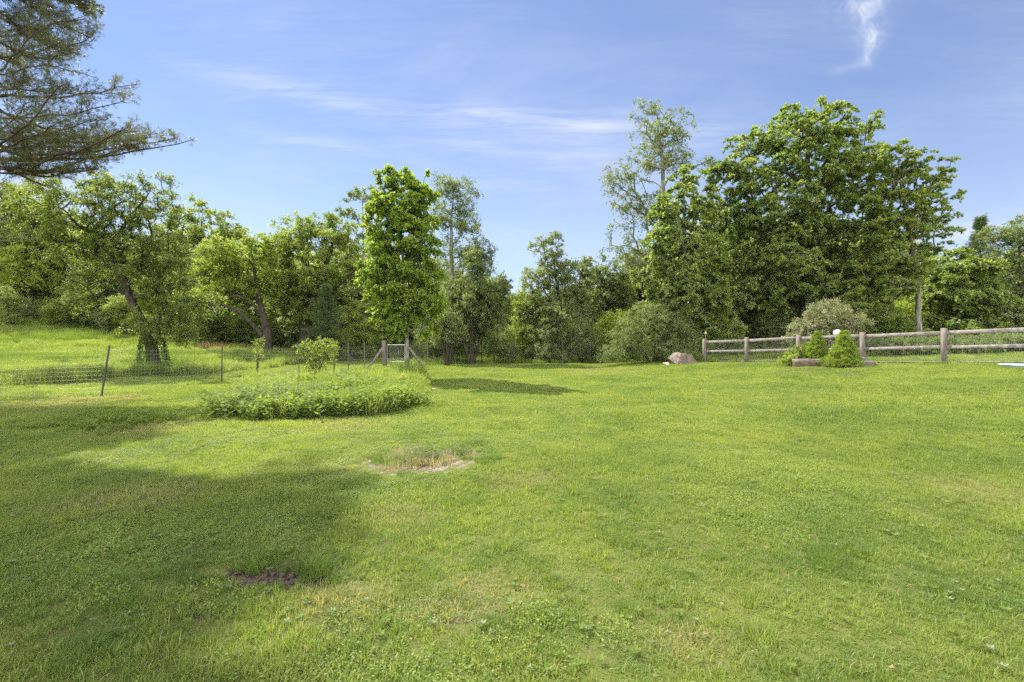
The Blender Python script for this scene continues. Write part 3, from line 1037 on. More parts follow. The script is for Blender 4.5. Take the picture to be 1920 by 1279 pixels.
def make_bare_patch_detail():
    r = rs(91)
    stones = [rock_mesh('clod', 300+i, .02, .017, .012, 9, 1) for i in range(4)]
    for me in stones[:2]: me.materials.append(M['clod'])
    for me in stones[2:]: me.materials.append(M['clod_dark'])
    src = hidden_collection('clod_source', stones, None)
    P_, I_, S_ = [], [], []
    for (bx, by, rx, ry, s, k) in BARE[:15]:
        n = int(70 * (rx*ry)**.5 / .3) + 8
        for _ in range(n):
            a = r.uniform(0, 6.28); q = math.sqrt(r.uniform(0, 1)) * .95
            x, y = bx + rx*q*math.cos(a), by + ry*q*math.sin(a)
            P_.append((x, y, Hf(x, y) - .03)); I_.append(r.randint(0, 2) if k == 0 else r.randint(2, 4)); S_.append(r.uniform(.3, 1.3))
    n = len(P_)
    scatter('soil_clods', src, P_, r.uniform(0, 6.28, n), np.array(S_), I_, 'small crumbs of soil lying on the bare spots of the lawn', 'soil')
    # weeds round the sandy patch
    dry = blade_mat('dry_stems', (0.17, 0.16, 0.10), (0.26, 0.235, 0.155), (0.32, 0.28, 0.20), .4, .6)
    w = [plant_patch('weed', rs(310+i), .16, 9, .10, .045, .018, 7) for i in range(2)] + [plant_patch('weed_green', rs(315), .16, 9, .12, .04, .014, 8)] + \
        [blades_mesh('dry_tuft', rs(320+i), 90, .16, .04, .13, .004, .9, True) for i in range(2)]
    src = hidden_collection('weed_source', w, [M['bed_grey'], M['bed_grey'], M['bed'], dry, M['darkgrass']])
    P_, I_, S_ = [], [], []
    for px, Y, sp, n, ids in [(820, 6.5, .2, 7, (0, 1, 2)), (790, 6.1, .35, 20, (3, 0, 3)), (750, 6.55, .35, 12, (4, 0, 3)), (770, 5.85, .3, 8, (3, 0, 4)), (800, 6.2, .22, 16, (0, 1, 3)), (815, 6.45, .2, 8, (0, 2, 2)), (850, 6.7, .2, 8, (2, 2, 0)), (880, 6.1, .12, 6, (4, 3)), (920, 6.0, .05, 5, (4,)),
                              (730, 6.25, .15, 14, (4, 4, 3)), (785, 5.95, .12, 5, (2, 3)), (810, 6.05, .25, 16, (3, 3, 3)), (875, 6.3, .2, 8, (0, 3, 4)), (720, 6.1, .12, 8, (4,)), (500, 3.26, .12, 4, (4,)), (460, 3.22, .05, 4, (4,)), (590, 3.2, .06, 7, (4,))]:
        for _ in range(n):
            x = PX(px, Y) + r.normal(0, sp*.6); y = Y + r.normal(0, sp*.4)
            P_.append((x, y, Hf(x, y) - .025)); I_.append(ids[r.randint(len(ids))]); S_.append(r.uniform(.55, 1.35))
    n = len(P_)
    scatter('patch_weeds', src, P_, r.uniform(0, 6.28, n), np.array(S_), I_, 'dry stems and small weeds growing round the bare sandy patch', 'weeds')


make_bare_patch_detail()


# ------------------------------------------------------------------ trees
def lobe_clumps(r, lobes, n, mind, shell=0.45, bough=None):
    """poisson-like clump centres inside ellipsoid lobes. lobe=(cx,cy,cz,rx,ry,rz)"""
    if bough:
        rb, k = bough
        B = lobe_clumps(r, lobes, max(6, int(n/k)), rb*1.02, shell)
        cc = np.array(lobes, float)[:, :3].mean(0)
        m = max(2, int(n/len(B)))
        d = nrm(r.normal(0, 1, (len(B), m, 3)))
        q = r.uniform(0, 1, (len(B), m, 1))**.45
        sz = rb*r.uniform(.65, 1.2, (len(B), 1, 1))
        S = d*q*sz*np.array([1, 1, .66])
        o = nrm(B - cc)
        S[:, :, 2] -= .28*np.sum(S*o[:, None, :], -1)*(o[:, None, 2] < .5)   # boughs hang towards their outer end
        return (B[:, None, :] + S).reshape(-1, 3)
    lobes = np.array(lobes, float)
    vol = lobes[:, 3]*lobes[:, 4]*lobes[:, 5]
    vol = vol**.75; vol /= vol.sum()
    out = []
    tries = 0
    while len(out) < n and tries < n*30:
        tries += 1
        l = lobes[r.choice(len(lobes), p=vol)]
        d = nrm(r.normal(0, 1, 3))
        q = r.uniform(0, 1) ** shell
        c = l[:3] + d * q * l[3:]
        if out:
            dd = np.linalg.norm(np.array(out) - c, axis=1).min()
            if dd < mind * r.uniform(.6, 1.2): continue
        out.append(c)
    return np.array(out)


def skeleton(r, trunk, centres, up=0.35, jit=0.12):
    """connect every clump centre to a growing skeleton that starts as the trunk"""
    nodes = [np.array(p, float) for p in trunk]
    par = [-1] + list(range(len(trunk)-1))
    ntr = len(trunk)
    # densify trunk
    T = np.array(trunk)
    dist = np.array([np.linalg.norm(T - c, axis=1).min() for c in centres])
    order = np.argsort(dist)
    tips = {}
    A = np.array(nodes)
    zmin = trunk[0][2] + 0.18*(trunk[-1][2]-trunk[0][2])
    for k in order:
        c = centres[k]
        v = c - A
        L = np.linalg.norm(v, axis=1)
        cost = L + 0.9*np.maximum(0, A[:, 2] - c[2] + up*L) + np.where(A[:, 2] < zmin, 1.5, 0)
        i = int(np.argmin(cost))
        p0 = A[i]
        L0 = L[i]
        m = max(2, int(L0/0.7))
        cur = i
        for s in range(1, m+1):
            t_ = s/m
            p = p0 + (c-p0)*t_
            if s < m:
                p = p + r.normal(0, jit*L0*.35, 3) + np.array([0, 0, math.sin(t_*math.pi)*L0*0.06])
            nodes.append(p); par.append(cur); cur = len(nodes)-1
        tips[cur] = k
        A = np.array(nodes)
    return np.array(nodes), np.array(par), ntr, tips


def limbs(tub, nodes, par, ntr, tips, trunk_r, r_tip=0.012, exp=0.46, sides=5):
    n = len(nodes)
    cnt = np.zeros(n)
    for i in tips: cnt[i] += 1
    for i in range(n-1, 0, -1):
        if par[i] >= 0 and par[i] < i: cnt[par[i]] += cnt[i]
    rad = r_tip * np.maximum(cnt, 1)**exp
    tr = np.asarray(trunk_r, float)
    rad[:ntr] = tr
    for i in range(ntr, n):
        pr = rad[par[i]] * (0.75 if par[i] < ntr else 1.0)
        rad[i] = min(rad[i], pr)
    tub.add(nodes[:ntr], rad[:ntr], 9)
    # chains
    kids = {}
    for i in range(ntr, n): kids.setdefault(par[i], []).append(i)
    stack = [(p, k) for p in list(kids) if p < ntr for k in kids[p]]
    while stack:
        p, k = stack.pop()
        ch = [p, k]; cur = k
        while cur in kids:
            ks = sorted(kids[cur], key=lambda a: -rad[a])
            for o_ in ks[1:]: stack.append((cur, o_))
            cur = ks[0]; ch.append(cur)
        rr = rad[ch].copy(); rr[0] = rr[1]
        tub.add(nodes[ch], rr, sides)
    return rad


def clump_leaves(r, centres, axis_pt, n_twig, n_leaf, rc, L, W, droop=0.25, flat=0.55, upn=1.0, spread=0.12, tub=None, twig_r=0.006, outw=0.7, nrmr=0.5):
    """leafy twigs radiating from clump centres"""
    C = np.repeat(centres, n_twig, axis=0)
    out = nrm(C - np.asarray(axis_pt)[None, :] * np.array([1, 1, 0]) - np.column_stack([np.zeros(len(C)), np.zeros(len(C)), C[:, 2]*.85 + axis_pt[2]*.15]))
    d = nrm(r.normal(0, 1, (len(C), 3)) * np.array([1, 1, flat]) + out*outw + np.array([0, 0, .18]))
    ln = rc * r.uniform(.55, 1.35, len(C))
    t_ = r.uniform(0.1, 1, (len(C), n_leaf)) ** .7
    p = C[:, None, :] + d[:, None, :] * (ln[:, None]*t_)[:, :, None]
    p[:, :, 2] -= droop * (ln[:, None]*t_)**2 / rc
    if tub is not None:
        for i in range(len(C)):
            e = C[i] + d[i]*ln[i]; e[2] -= droop*ln[i]**2/rc
            m = C[i] + d[i]*ln[i]*.5; m[2] -= droop*(ln[i]*.5)**2/rc
            tub.add([C[i], m, e], [twig_r, twig_r*.7, twig_r*.35], 3, cap=False)
    p = p.reshape(-1, 3) + r.normal(0, spread*rc, (len(C)*n_leaf, 3))
    n = len(p)
    ld = nrm(np.repeat(d, n_leaf, 0)*.5 + r.normal(0, .8, (n, 3)) + np.array([0, 0, -droop*.8]))
    nn = nrm(r.normal(0, nrmr, (n, 3)) + np.array([0, 0, upn]) + np.repeat(out, n_leaf, 0)*.35)
    cv = np.repeat(np.repeat(r.uniform(-.28, .28, len(centres)), n_twig), n_leaf)
    var = np.clip(r.uniform(0, 1, n) + cv, 0, 1)
    s = r.uniform(.65, 1.25, n)
    return p, ld, nn, L*s, W*s, var


def build_tree(name, label, cat, base, trunk, trunk_r, lobes, n_clump, rc, n_twig, n_leaf, L, W, leaf, bark, seed,
               mind=None, group=None, droop=.25, flat=.55, shell=.45, twigs=False, upn=1.0, sprigs=0, r_tip=.012, fold=.12, extra=None, outw=.7, spread=.12, zmin=None, nrmr=.5, bough='auto'):
    """trunk, lobes in coordinates relative to base"""
    r = rs(seed)
    base = np.array(base, float)
    root = thing(name, label, cat, tuple(base), group)
    if bough == 'auto':
        bough = (rc*1.3, 5); n_clump = int(n_clump*1.45); rc = rc*.72
    C = lobe_clumps(r, lobes, n_clump, mind or rc*.8, shell, bough)
    if zmin is not None: C = C[C[:, 2] > zmin]
    if sprigs:
        lb = np.array(lobes)
        k = r.choice(len(lb), sprigs)
        d = nrm(r.normal(0, 1, (sprigs, 3)) + np.array([0, 0, .5]))
        S = lb[k, :3] + d*lb[k, 3:]*r.uniform(1.0, 1.18, (sprigs, 1))
        C = np.concatenate([C, S])
    # densify trunk polyline
    T = np.array(trunk, float); tr = np.array(trunk_r, float)
    k = np.linspace(0, len(T)-1, max(len(T), 14))
    Td = np.column_stack([np.interp(k, np.arange(len(T)), T[:, j]) for j in range(3)])
    Td[1:-1] += r.normal(0, .03, (len(Td)-2, 3)) * (tr[0]/.2)
    trd = np.interp(k, np.arange(len(T)), tr)
    nodes, par, ntr, tips = skeleton(r, Td, C)
    tub = Tubes()
    limbs(tub, nodes, par, ntr, tips, trd, r_tip)
    if extra:
        for pts, rr in extra: tub.add(pts, rr, 6)
    ax = np.array([T[-1][0]*.5, T[-1][1]*.5, T[-1][2]*.5])
    p, ld, nn, LL, WW, var = clump_leaves(r, C, ax, n_twig, n_leaf, rc, L, W, droop, flat, upn, spread, tub if twigs else None, outw=outw, nrmr=nrmr)
    obj('trunk', tub.mesh(name + '_trunk'), bark, root)
    obj('crown', leaves_mesh(name + '_crown', p, ld, nn, LL, WW, var, fold), leaf, root)
    return root


def px_lobes(base, Y, lob, depth=None, zfix=0):
    """lobes given where they show in the photo, turned into real ellipsoids at distance Y"""
    out = []
    for q in lob:
        px, py, rx, ry = q[:4]
        dy = q[4] if len(q) > 4 else 0
        c = P(px, py, Y) - np.array(base) + np.array([0, dy, 0])
        rr = rx/F*Y
        out.append((c[0], c[1], c[2], rr, (depth or rr*.95) if len(q) < 6 else q[5], ry/F*Y))
    return out


def ground_at(px, Y):
    x = PX(px, Y)
    return (x, Y, Hf(x, Y) - 0.03)


def px_trunk(base, Y, pts):
    return [(0, 0, -.1)] + [tuple(P(px, py, Y) - np.array(base)) for px, py in pts]


GB = 'trees at the edge of the wood'

# young maple by the garden bed
Y = 19.5
b = ground_at(762, Y)
build_tree('maple_tree', 'young bright green maple with column crown beside the wire gate', 'tree', b,
           px_trunk(b, Y, [(762, 650), (761, 600), (757, 520), (752, 430), (752, 345)]), [.115, .085, .075, .06, .04, .015],
           px_lobes(b, Y, [(755, 385, 52, 56), (728, 420, 42, 60), (785, 410, 36, 62), (716, 500, 42, 58), (765, 470, 52, 70), (798, 535, 34, 60), (765, 570, 50, 50), (750, 345, 30, 22), (790, 350, 26, 24), (786, 600, 32, 22), (735, 550, 46, 46), (706, 385, 18, 30), (748, 604, 30, 16), (728, 590, 20, 20), (760, 430, 60, 80), (750, 520, 60, 80)]),
           700, .27, 6, 26, .082, .072, M['maple_young'], M['bark_grey'], 1, mind=.30, droop=.45, bough=(.42, 5), flat=.5, shell=.55, sprigs=44, outw=.9, spread=.09, nrmr=.42)

# leaning apple tree behind the fence
Y = 22.5
b = ground_at(287, Y)
build_tree('apple_tree', 'dark leaning old tree with ivy-wrapped base just behind the wire fence', 'tree', b,
           px_trunk(b, Y, [(284, 660), (272, 610), (248, 568), (225, 520), (200, 470), (165, 430), (130, 410)]), [.36, .25, .20, .17, .15, .12, .09, .04],
           px_lobes(b, Y, [(200, 420, 90, 60), (310, 470, 72, 80), (330, 560, 60, 70), (290, 520, 70, 60), (240, 380, 70, 50), (150, 470, 60, 60), (100, 400, 80, 45), (30, 390, 60, 45), (180, 340, 80, 30), (300, 395, 40, 40), (320, 345, 22, 30),
                           (170, 540, 40, 30), (350, 600, 36, 40), (270, 610, 30, 20), (230, 490, 60, 60), (335, 625, 40, 26), (310, 590, 50, 40)]),
           700, .40, 6, 20, .085, .055, M['apple'], M['bark'], 2, mind=.34, droop=.3, flat=.7, shell=.6, sprigs=40, bough=(.62, 5), twigs=True, r_tip=.010, zmin=.6,
           extra=[(np.array([P(248, 568, Y), P(300, 520, Y+.6), P(335, 470, Y+1), P(345, 420, Y+1)]) - np.array(b), [.13, .10, .06, .02]),
                  (np.array([P(200, 470, Y), P(235, 420, Y+.4), P(262, 385, Y+.2), P(280, 362, Y)]) - np.array(b), [.11, .08, .05, .02]),
                  (np.array([P(165, 430, Y), P(100, 418, Y-.4), P(40, 385, Y-.5), P(-20, 360, Y)]) - np.array(b), [.09, .07, .05, .03])])
# ivy round its base
r_ = rs(3)
n = 2600
a = r_.uniform(0, 6.28, n); z = r_.uniform(0, 1, n)**1.3*1.7
rad = .38 + .45*(1 - z/1.9)*r_.uniform(.2, 1, n)
pv = np.column_stack([np.cos(a)*rad - .03*z, np.sin(a)*rad, z])
iv = leaves_mesh('ivy', pv, nrm(np.column_stack([np.cos(a), np.sin(a), r_.normal(0, .6, n)]) + r_.normal(0, .4, (n, 3))), nrm(np.column_stack([np.cos(a), np.sin(a), np.full(n, .6)]) + r_.normal(0, .4, (n, 3))),
                 .11*r_.uniform(.6, 1.2, n), .075*r_.uniform(.6, 1.2, n), r_.uniform(0, 1, n))
o = obj('ivy', iv, M['ivy'], None, b)
tag(o, 'dark ivy-like shoots wrapped round the foot of the leaning tree', 'climbing plant')

# --- left group
TREES = []


def T(label, pxb, Y, pyt, trunk, tr, lob, nc, rc, ntw, nl, L, W, leaf, bark, seed, name='tree', **kw):
    b = ground_at(pxb, Y)
    return build_tree(name, label, 'tree', b, px_trunk(b, Y, trunk), tr, px_lobes(b, Y, lob), nc, rc, ntw, nl, L, W, M[leaf], M[bark], seed, **kw)


T('tall rounded leafy tree right behind the leaning tree, its top tufted', 385, 45, 380, [(384, 560), (380, 480), (378, 410)], [.28, .2, .12, .03],
  [(370, 430, 45, 45), (410, 430, 40, 28), (350, 500, 50, 50), (420, 470, 50, 35), (372, 395, 18, 14), (435, 440, 22, 20), (330, 450, 30, 40), (380, 540, 60, 50)], 240, .95, 5, 24, .19, .13, 'oak', 'bark', 12, sprigs=24)
T('yellow-green spreading old fruit tree with bare bowed lower limbs', 505, 35, 440, [(498, 620), (490, 580), (480, 520), (470, 470)], [.34, .28, .2, .12, .03],
  [(450, 480, 62, 35), (420, 510, 45, 40), (480, 510, 45, 45), (440, 545, 50, 25), (400, 540, 30, 35), (495, 470, 25, 28), (380, 560, 30, 30)], 230, .66, 5, 22, .13, .09, 'lime', 'bark', 13, name='fruit_tree', sprigs=20, twigs=False,
  extra=[(np.array([P(500, 640, 35), P(470, 605, 34.6), P(440, 580, 34.2), P(410, 570, 34), P(385, 572, 34)]) - np.array(ground_at(505, 35)), [.2, .15, .12, .08, .04]),
         (np.array([P(496, 600, 35), P(470, 565, 34.2), P(445, 555, 34), P(415, 560, 34)]) - np.array(ground_at(505, 35)), [.13, .10, .07, .03])])
T('broad oak with dark forked limbs and domed crown left of the young maple', 572, 38, 410, [(575, 600), (590, 555), (612, 500), (625, 450)], [.5, .42, .34, .22, .06],
  [(560, 455, 45, 35), (610, 450, 45, 38), (545, 510, 48, 45), (610, 510, 55, 45), (580, 420, 22, 12), (625, 420, 20, 12), (650, 480, 25, 45), (530, 560, 40, 40), (575, 560, 50, 40), (515, 480, 20, 30)], 330, .8, 5, 24, .15, .10, 'oak', 'bark', 14, name='oak_tree', sprigs=30, mind=.55,
  extra=[(np.array([P(572, 640, 38), P(560, 590, 37.6), P(545, 540, 37.4), P(535, 480, 37.4)]) - np.array(ground_at(572, 38)), [.3, .26, .18, .06]),
         (np.array([P(590, 590, 38), P(620, 550, 37.2), P(650, 520, 37), P(672, 500, 37)]) - np.array(ground_at(572, 38)), [.22, .2, .14, .06])])
T('slender pale-barked tree whose ragged top peeks left of the young maple', 690, 43, 340, [(684, 600), (682, 500), (680, 400), (684, 350)], [.17, .15, .12, .07, .02],
  [(672, 390, 20, 25), (690, 370, 26, 18), (655, 390, 14, 10), (680, 450, 40, 45), (660, 520, 40, 40), (700, 540, 50, 50)], 120, .8, 5, 20, .16, .11, 'dark', 'bark_pale', 15, sprigs=14)
T('tall narrow grey-green aspen directly right of the young maple', 846, 34, 325, [(846, 600), (847, 520), (845, 430), (850, 360)], [.22, .19, .15, .1, .03],
  [(838, 350, 18, 24), (868, 375, 24, 34), (835, 420, 28, 45), (872, 430, 30, 50), (840, 500, 28, 45), (880, 490, 26, 40), (850, 560, 40, 40), (900, 480, 16, 30)], 200, .66, 5, 18, .12, .09, 'aspen', 'bark_grey', 16, name='aspen_tree', sprigs=26, flat=.9, mind=.5, bough=(.6, 4))
T('dense dark multi-stemmed tree beside the tall narrow aspen', 886, 31, 470, [(884, 620), (882, 560), (885, 500)], [.16, .13, .09, .03],
  [(895, 500, 32, 34), (880, 560, 50, 45), (925, 560, 28, 45), (860, 610, 45, 32), (915, 610, 38, 36), (905, 470, 16, 14)], 230, .6, 5, 22, .11, .07, 'dark', 'bark', 17, sprigs=14,
  extra=[(np.array([P(880, 680, 31), P(868, 640, 31), P(855, 600, 31), P(850, 560, 31)]) - np.array(ground_at(886, 31)), [.10, .08, .06, .02]),
         (np.array([P(888, 680, 31), P(900, 640, 31), P(915, 600, 31), P(925, 560, 31)]) - np.array(ground_at(886, 31)), [.10, .08, .06, .02])])
T('small thin tree in the low gap of the skyline right of the dark tree', 945, 38, 510, [(945, 600), (946, 550), (947, 520)], [.1, .08, .05, .02],
  [(942, 540, 14, 24), (955, 560, 12, 30), (940, 600, 26, 36), (966, 580, 16, 40)], 70, .6, 5, 20, .13, .09, 'aspen', 'bark', 18, sprigs=10)
T('loose rounded tree in the middle of the wood edge, centre of the picture', 1045, 35, 445, [(1050, 600), (1045, 540), (1040, 480)], [.24, .18, .12, .03],
  [(1030, 470, 26, 24), (1060, 500, 34, 28), (1020, 520, 34, 35), (1070, 540, 40, 34), (1010, 570, 40, 30), (1086, 570, 30, 30), (1040, 450, 10, 8), (1095, 510, 8, 30)], 220, .66, 5, 20, .13, .085, 'olive', 'bark', 19, sprigs=30, mind=.5)
T('taller dull green tree just right of the loose rounded tree', 1135, 41, 485, [(1135, 600), (1130, 540), (1125, 500)], [.22, .16, .1, .03],
  [(1115, 515, 24, 28), (1140, 540, 32, 34), (1110, 570, 30, 40), (1160, 575, 36, 36), (1140, 610, 40, 30), (1150, 520, 30, 20)], 170, .8, 5, 20, .16, .11, 'aspen', 'bark', 20, sprigs=16)
T('very tall airy poplar with see-through crown towering above the wood', 1236, 34, 180, [(1240, 560), (1243, 480), (1246, 400), (1243, 300), (1232, 210)], [.30, .26, .22, .17, .12, .03],
  [(1215, 215, 26, 28), (1245, 235, 40, 34), (1275, 245, 20, 34), (1215, 270, 40, 30), (1240, 310, 44, 36), (1180, 330, 46, 28), (1160, 350, 28, 22), (1190, 390, 44, 28), (1175, 440, 34, 28), (1160, 462, 30, 12), (1270, 300, 34, 22), (1225, 400, 44, 50), (1200, 480, 40, 34), (1320, 312, 16, 10)],
  255, .55, 5, 11, .13, .10, 'aspen', 'bark_grey', 21, name='poplar_tree', sprigs=40, twigs=True, flat=.9, mind=.42, r_tip=.016, droop=.5, bough=None)
T('dense maple with pale tufted lower side at left edge of the big maples', 1275, 28, 320, [(1278, 600), (1280, 520), (1282, 430), (1284, 350)], [.2, .17, .14, .1, .03],
  [(1285, 350, 34, 26), (1260, 400, 36, 36), (1310, 400, 40, 50), (1245, 460, 40, 40), (1300, 480, 54, 44), (1225, 520, 34, 36), (1270, 550, 56, 44), (1320, 560, 40, 44), (1240, 590, 40, 30), (1300, 335, 20, 16)], 720, .35, 5, 24, .11, .095, 'maple', 'bark_grey', 22, name='maple_tree', sprigs=30, mind=.5, droop=.5, bough=(.72, 6), flat=.5, spread=.07, nrmr=.36, upn=1.2)
T('biggest maple with broad domed crown and thick dark trunk, tallest of the right-hand trees', 1508, 30, 195, [(1508, 600), (1505, 520), (1510, 430), (1515, 330), (1515, 240)], [.48, .38, .32, .26, .18, .05],
  [(1515, 235, 60, 36), (1590, 250, 44, 36), (1440, 270, 60, 38), (1400, 330, 60, 50), (1500, 320, 80, 60), (1590, 330, 60, 60), (1380, 420, 60, 60), (1460, 420, 90, 70), (1560, 430, 80, 70), (1400, 500, 70, 60), (1490, 520, 100, 60), (1580, 530, 80, 50), (1620, 240, 20, 20), (1490, 212, 20, 12), (1535, 208, 18, 10), (1370, 360, 36, 30), (1350, 560, 50, 50), (1640, 310, 16, 34), (1640, 450, 30, 60)],
  2100, .40, 5, 25, .118, .10, 'maple', 'bark', 23, name='maple_tree', sprigs=90, mind=.62, droop=.5, shell=.5, bough=(.85, 6), flat=.4, spread=.07, nrmr=.36, upn=1.2)
T('slimmer maple with rusty-gold top and bare lower trunk, right end of the big maples', 1724, 27, 275, [(1722, 560), (1718, 510), (1706, 440), (1690, 360), (1685, 300)], [.15, .13, .115, .09, .07, .02],
  [(1665, 300, 40, 24), (1715, 320, 36, 20), (1745, 345, 16, 14), (1680, 360, 56, 38), (1730, 390, 34, 26), (1760, 375, 16, 10), (1660, 430, 46, 44), (1715, 440, 44, 26), (1750, 460, 20, 10), (1740, 420, 24, 14), (1650, 510, 50, 44), (1700, 495, 40, 28), (1620, 560, 50, 40)], 500, .38, 5, 23, .115, .10, 'maple_gold', 'bark_grey', 24, name='maple_tree', sprigs=40, mind=.52, droop=.35, bough=(.95, 7), flat=.35, spread=.06, nrmr=.36, upn=1.2)
T('rounded bright green tree above the rail fence, right of the bare maple trunk', 1800, 33, 470, [(1800, 600), (1800, 540), (1795, 490)], [.2, .16, .1, .03],
  [(1780, 510, 36, 32), (1820, 520, 40, 40), (1770, 570, 44, 46), (1830, 580, 50, 46), (1800, 480, 20, 14), (1790, 620, 60, 24)], 240, .68, 7, 28, .15, .12, 'maple', 'bark', 25, sprigs=24, droop=.4, flat=.35, spread=.07, nrmr=.36, mind=.6)
T('dull green tree cut by the right edge of the picture', 1915, 38, 420, [(1915, 600), (1912, 520), (1910, 450)], [.24, .2, .14, .04],
  [(1900, 445, 26, 22), (1930, 440, 26, 26), (1890, 490, 30, 34), (1930, 500, 40, 40), (1900, 560, 40, 44), (1940, 580, 50, 44), (1875, 600, 30, 40), (1870, 450, 20, 20)], 230, .75, 6, 18, .15, .09, 'aspen', 'bark', 26, sprigs=24)
T('grey-green willow-like tree filling the left edge behind the pine', 30, 46, 330, [(30, 520), (28, 450), (20, 380)], [.34, .28, .2, .05],
  [(-10, 400, 60, 50), (50, 440, 60, 50), (0, 500, 70, 50), (90, 500, 50, 45), (40, 560, 70, 40), (110, 570, 44, 34), (60, 380, 50, 40), (-10, 575, 50, 34)], 420, .95, 6, 24, .19, .085, 'olive', 'bark', 27, sprigs=20, name='willow_tree')
T('light yellow-green tree glimpsed between the leaning tree and the left-edge willow', 150, 48, 400, [(150, 560), (150, 500), (148, 430)], [.24, .2, .12, .03],
  [(130, 450, 50, 40), (180, 470, 50, 50), (140, 530, 60, 50), (210, 540, 50, 44), (100, 570, 40, 30)], 210, .85, 5, 22, .17, .12, 'lime', 'bark', 28, sprigs=10)
T('bright tree low between the leaning tree and the old fruit tree', 340, 42, 470, [(340, 600), (340, 540)], [.2, .15, .05],
  [(320, 520, 50, 46), (370, 560, 50, 46), (300, 580, 50, 40), (400, 590, 40, 40), (430, 600, 30, 30)], 190, .85, 5, 22, .17, .12, 'lime', 'bark', 29)


# ------------------------------------------------------------------ conifers
def needle_tufts(r, Pc, Dc, n_needle, L, W, var0=None, cone=0.75):
    """bundles of needles at Pc pointing about Dc"""
    n = len(Pc)
    B = np.repeat(Pc, n_needle, 0) + r.normal(0, L*.18, (n*n_needle, 3))
    D = nrm(np.repeat(Dc, n_needle, 0) + r.normal(0, cone, (n*n_needle, 3)))
    Nn = nrm(r.normal(0, 1, (n*n_needle, 3)))
    m = n*n_needle
    cv = np.repeat(r.uniform(0, 1, n), n_needle)
    var = np.clip(cv*.7 + r.uniform(0, .3, m), 0, 1) if var0 is None else np.repeat(var0, n_needle)
    return B, D, Nn, L*r.uniform(.6, 1.15, m), np.full(m, W), var


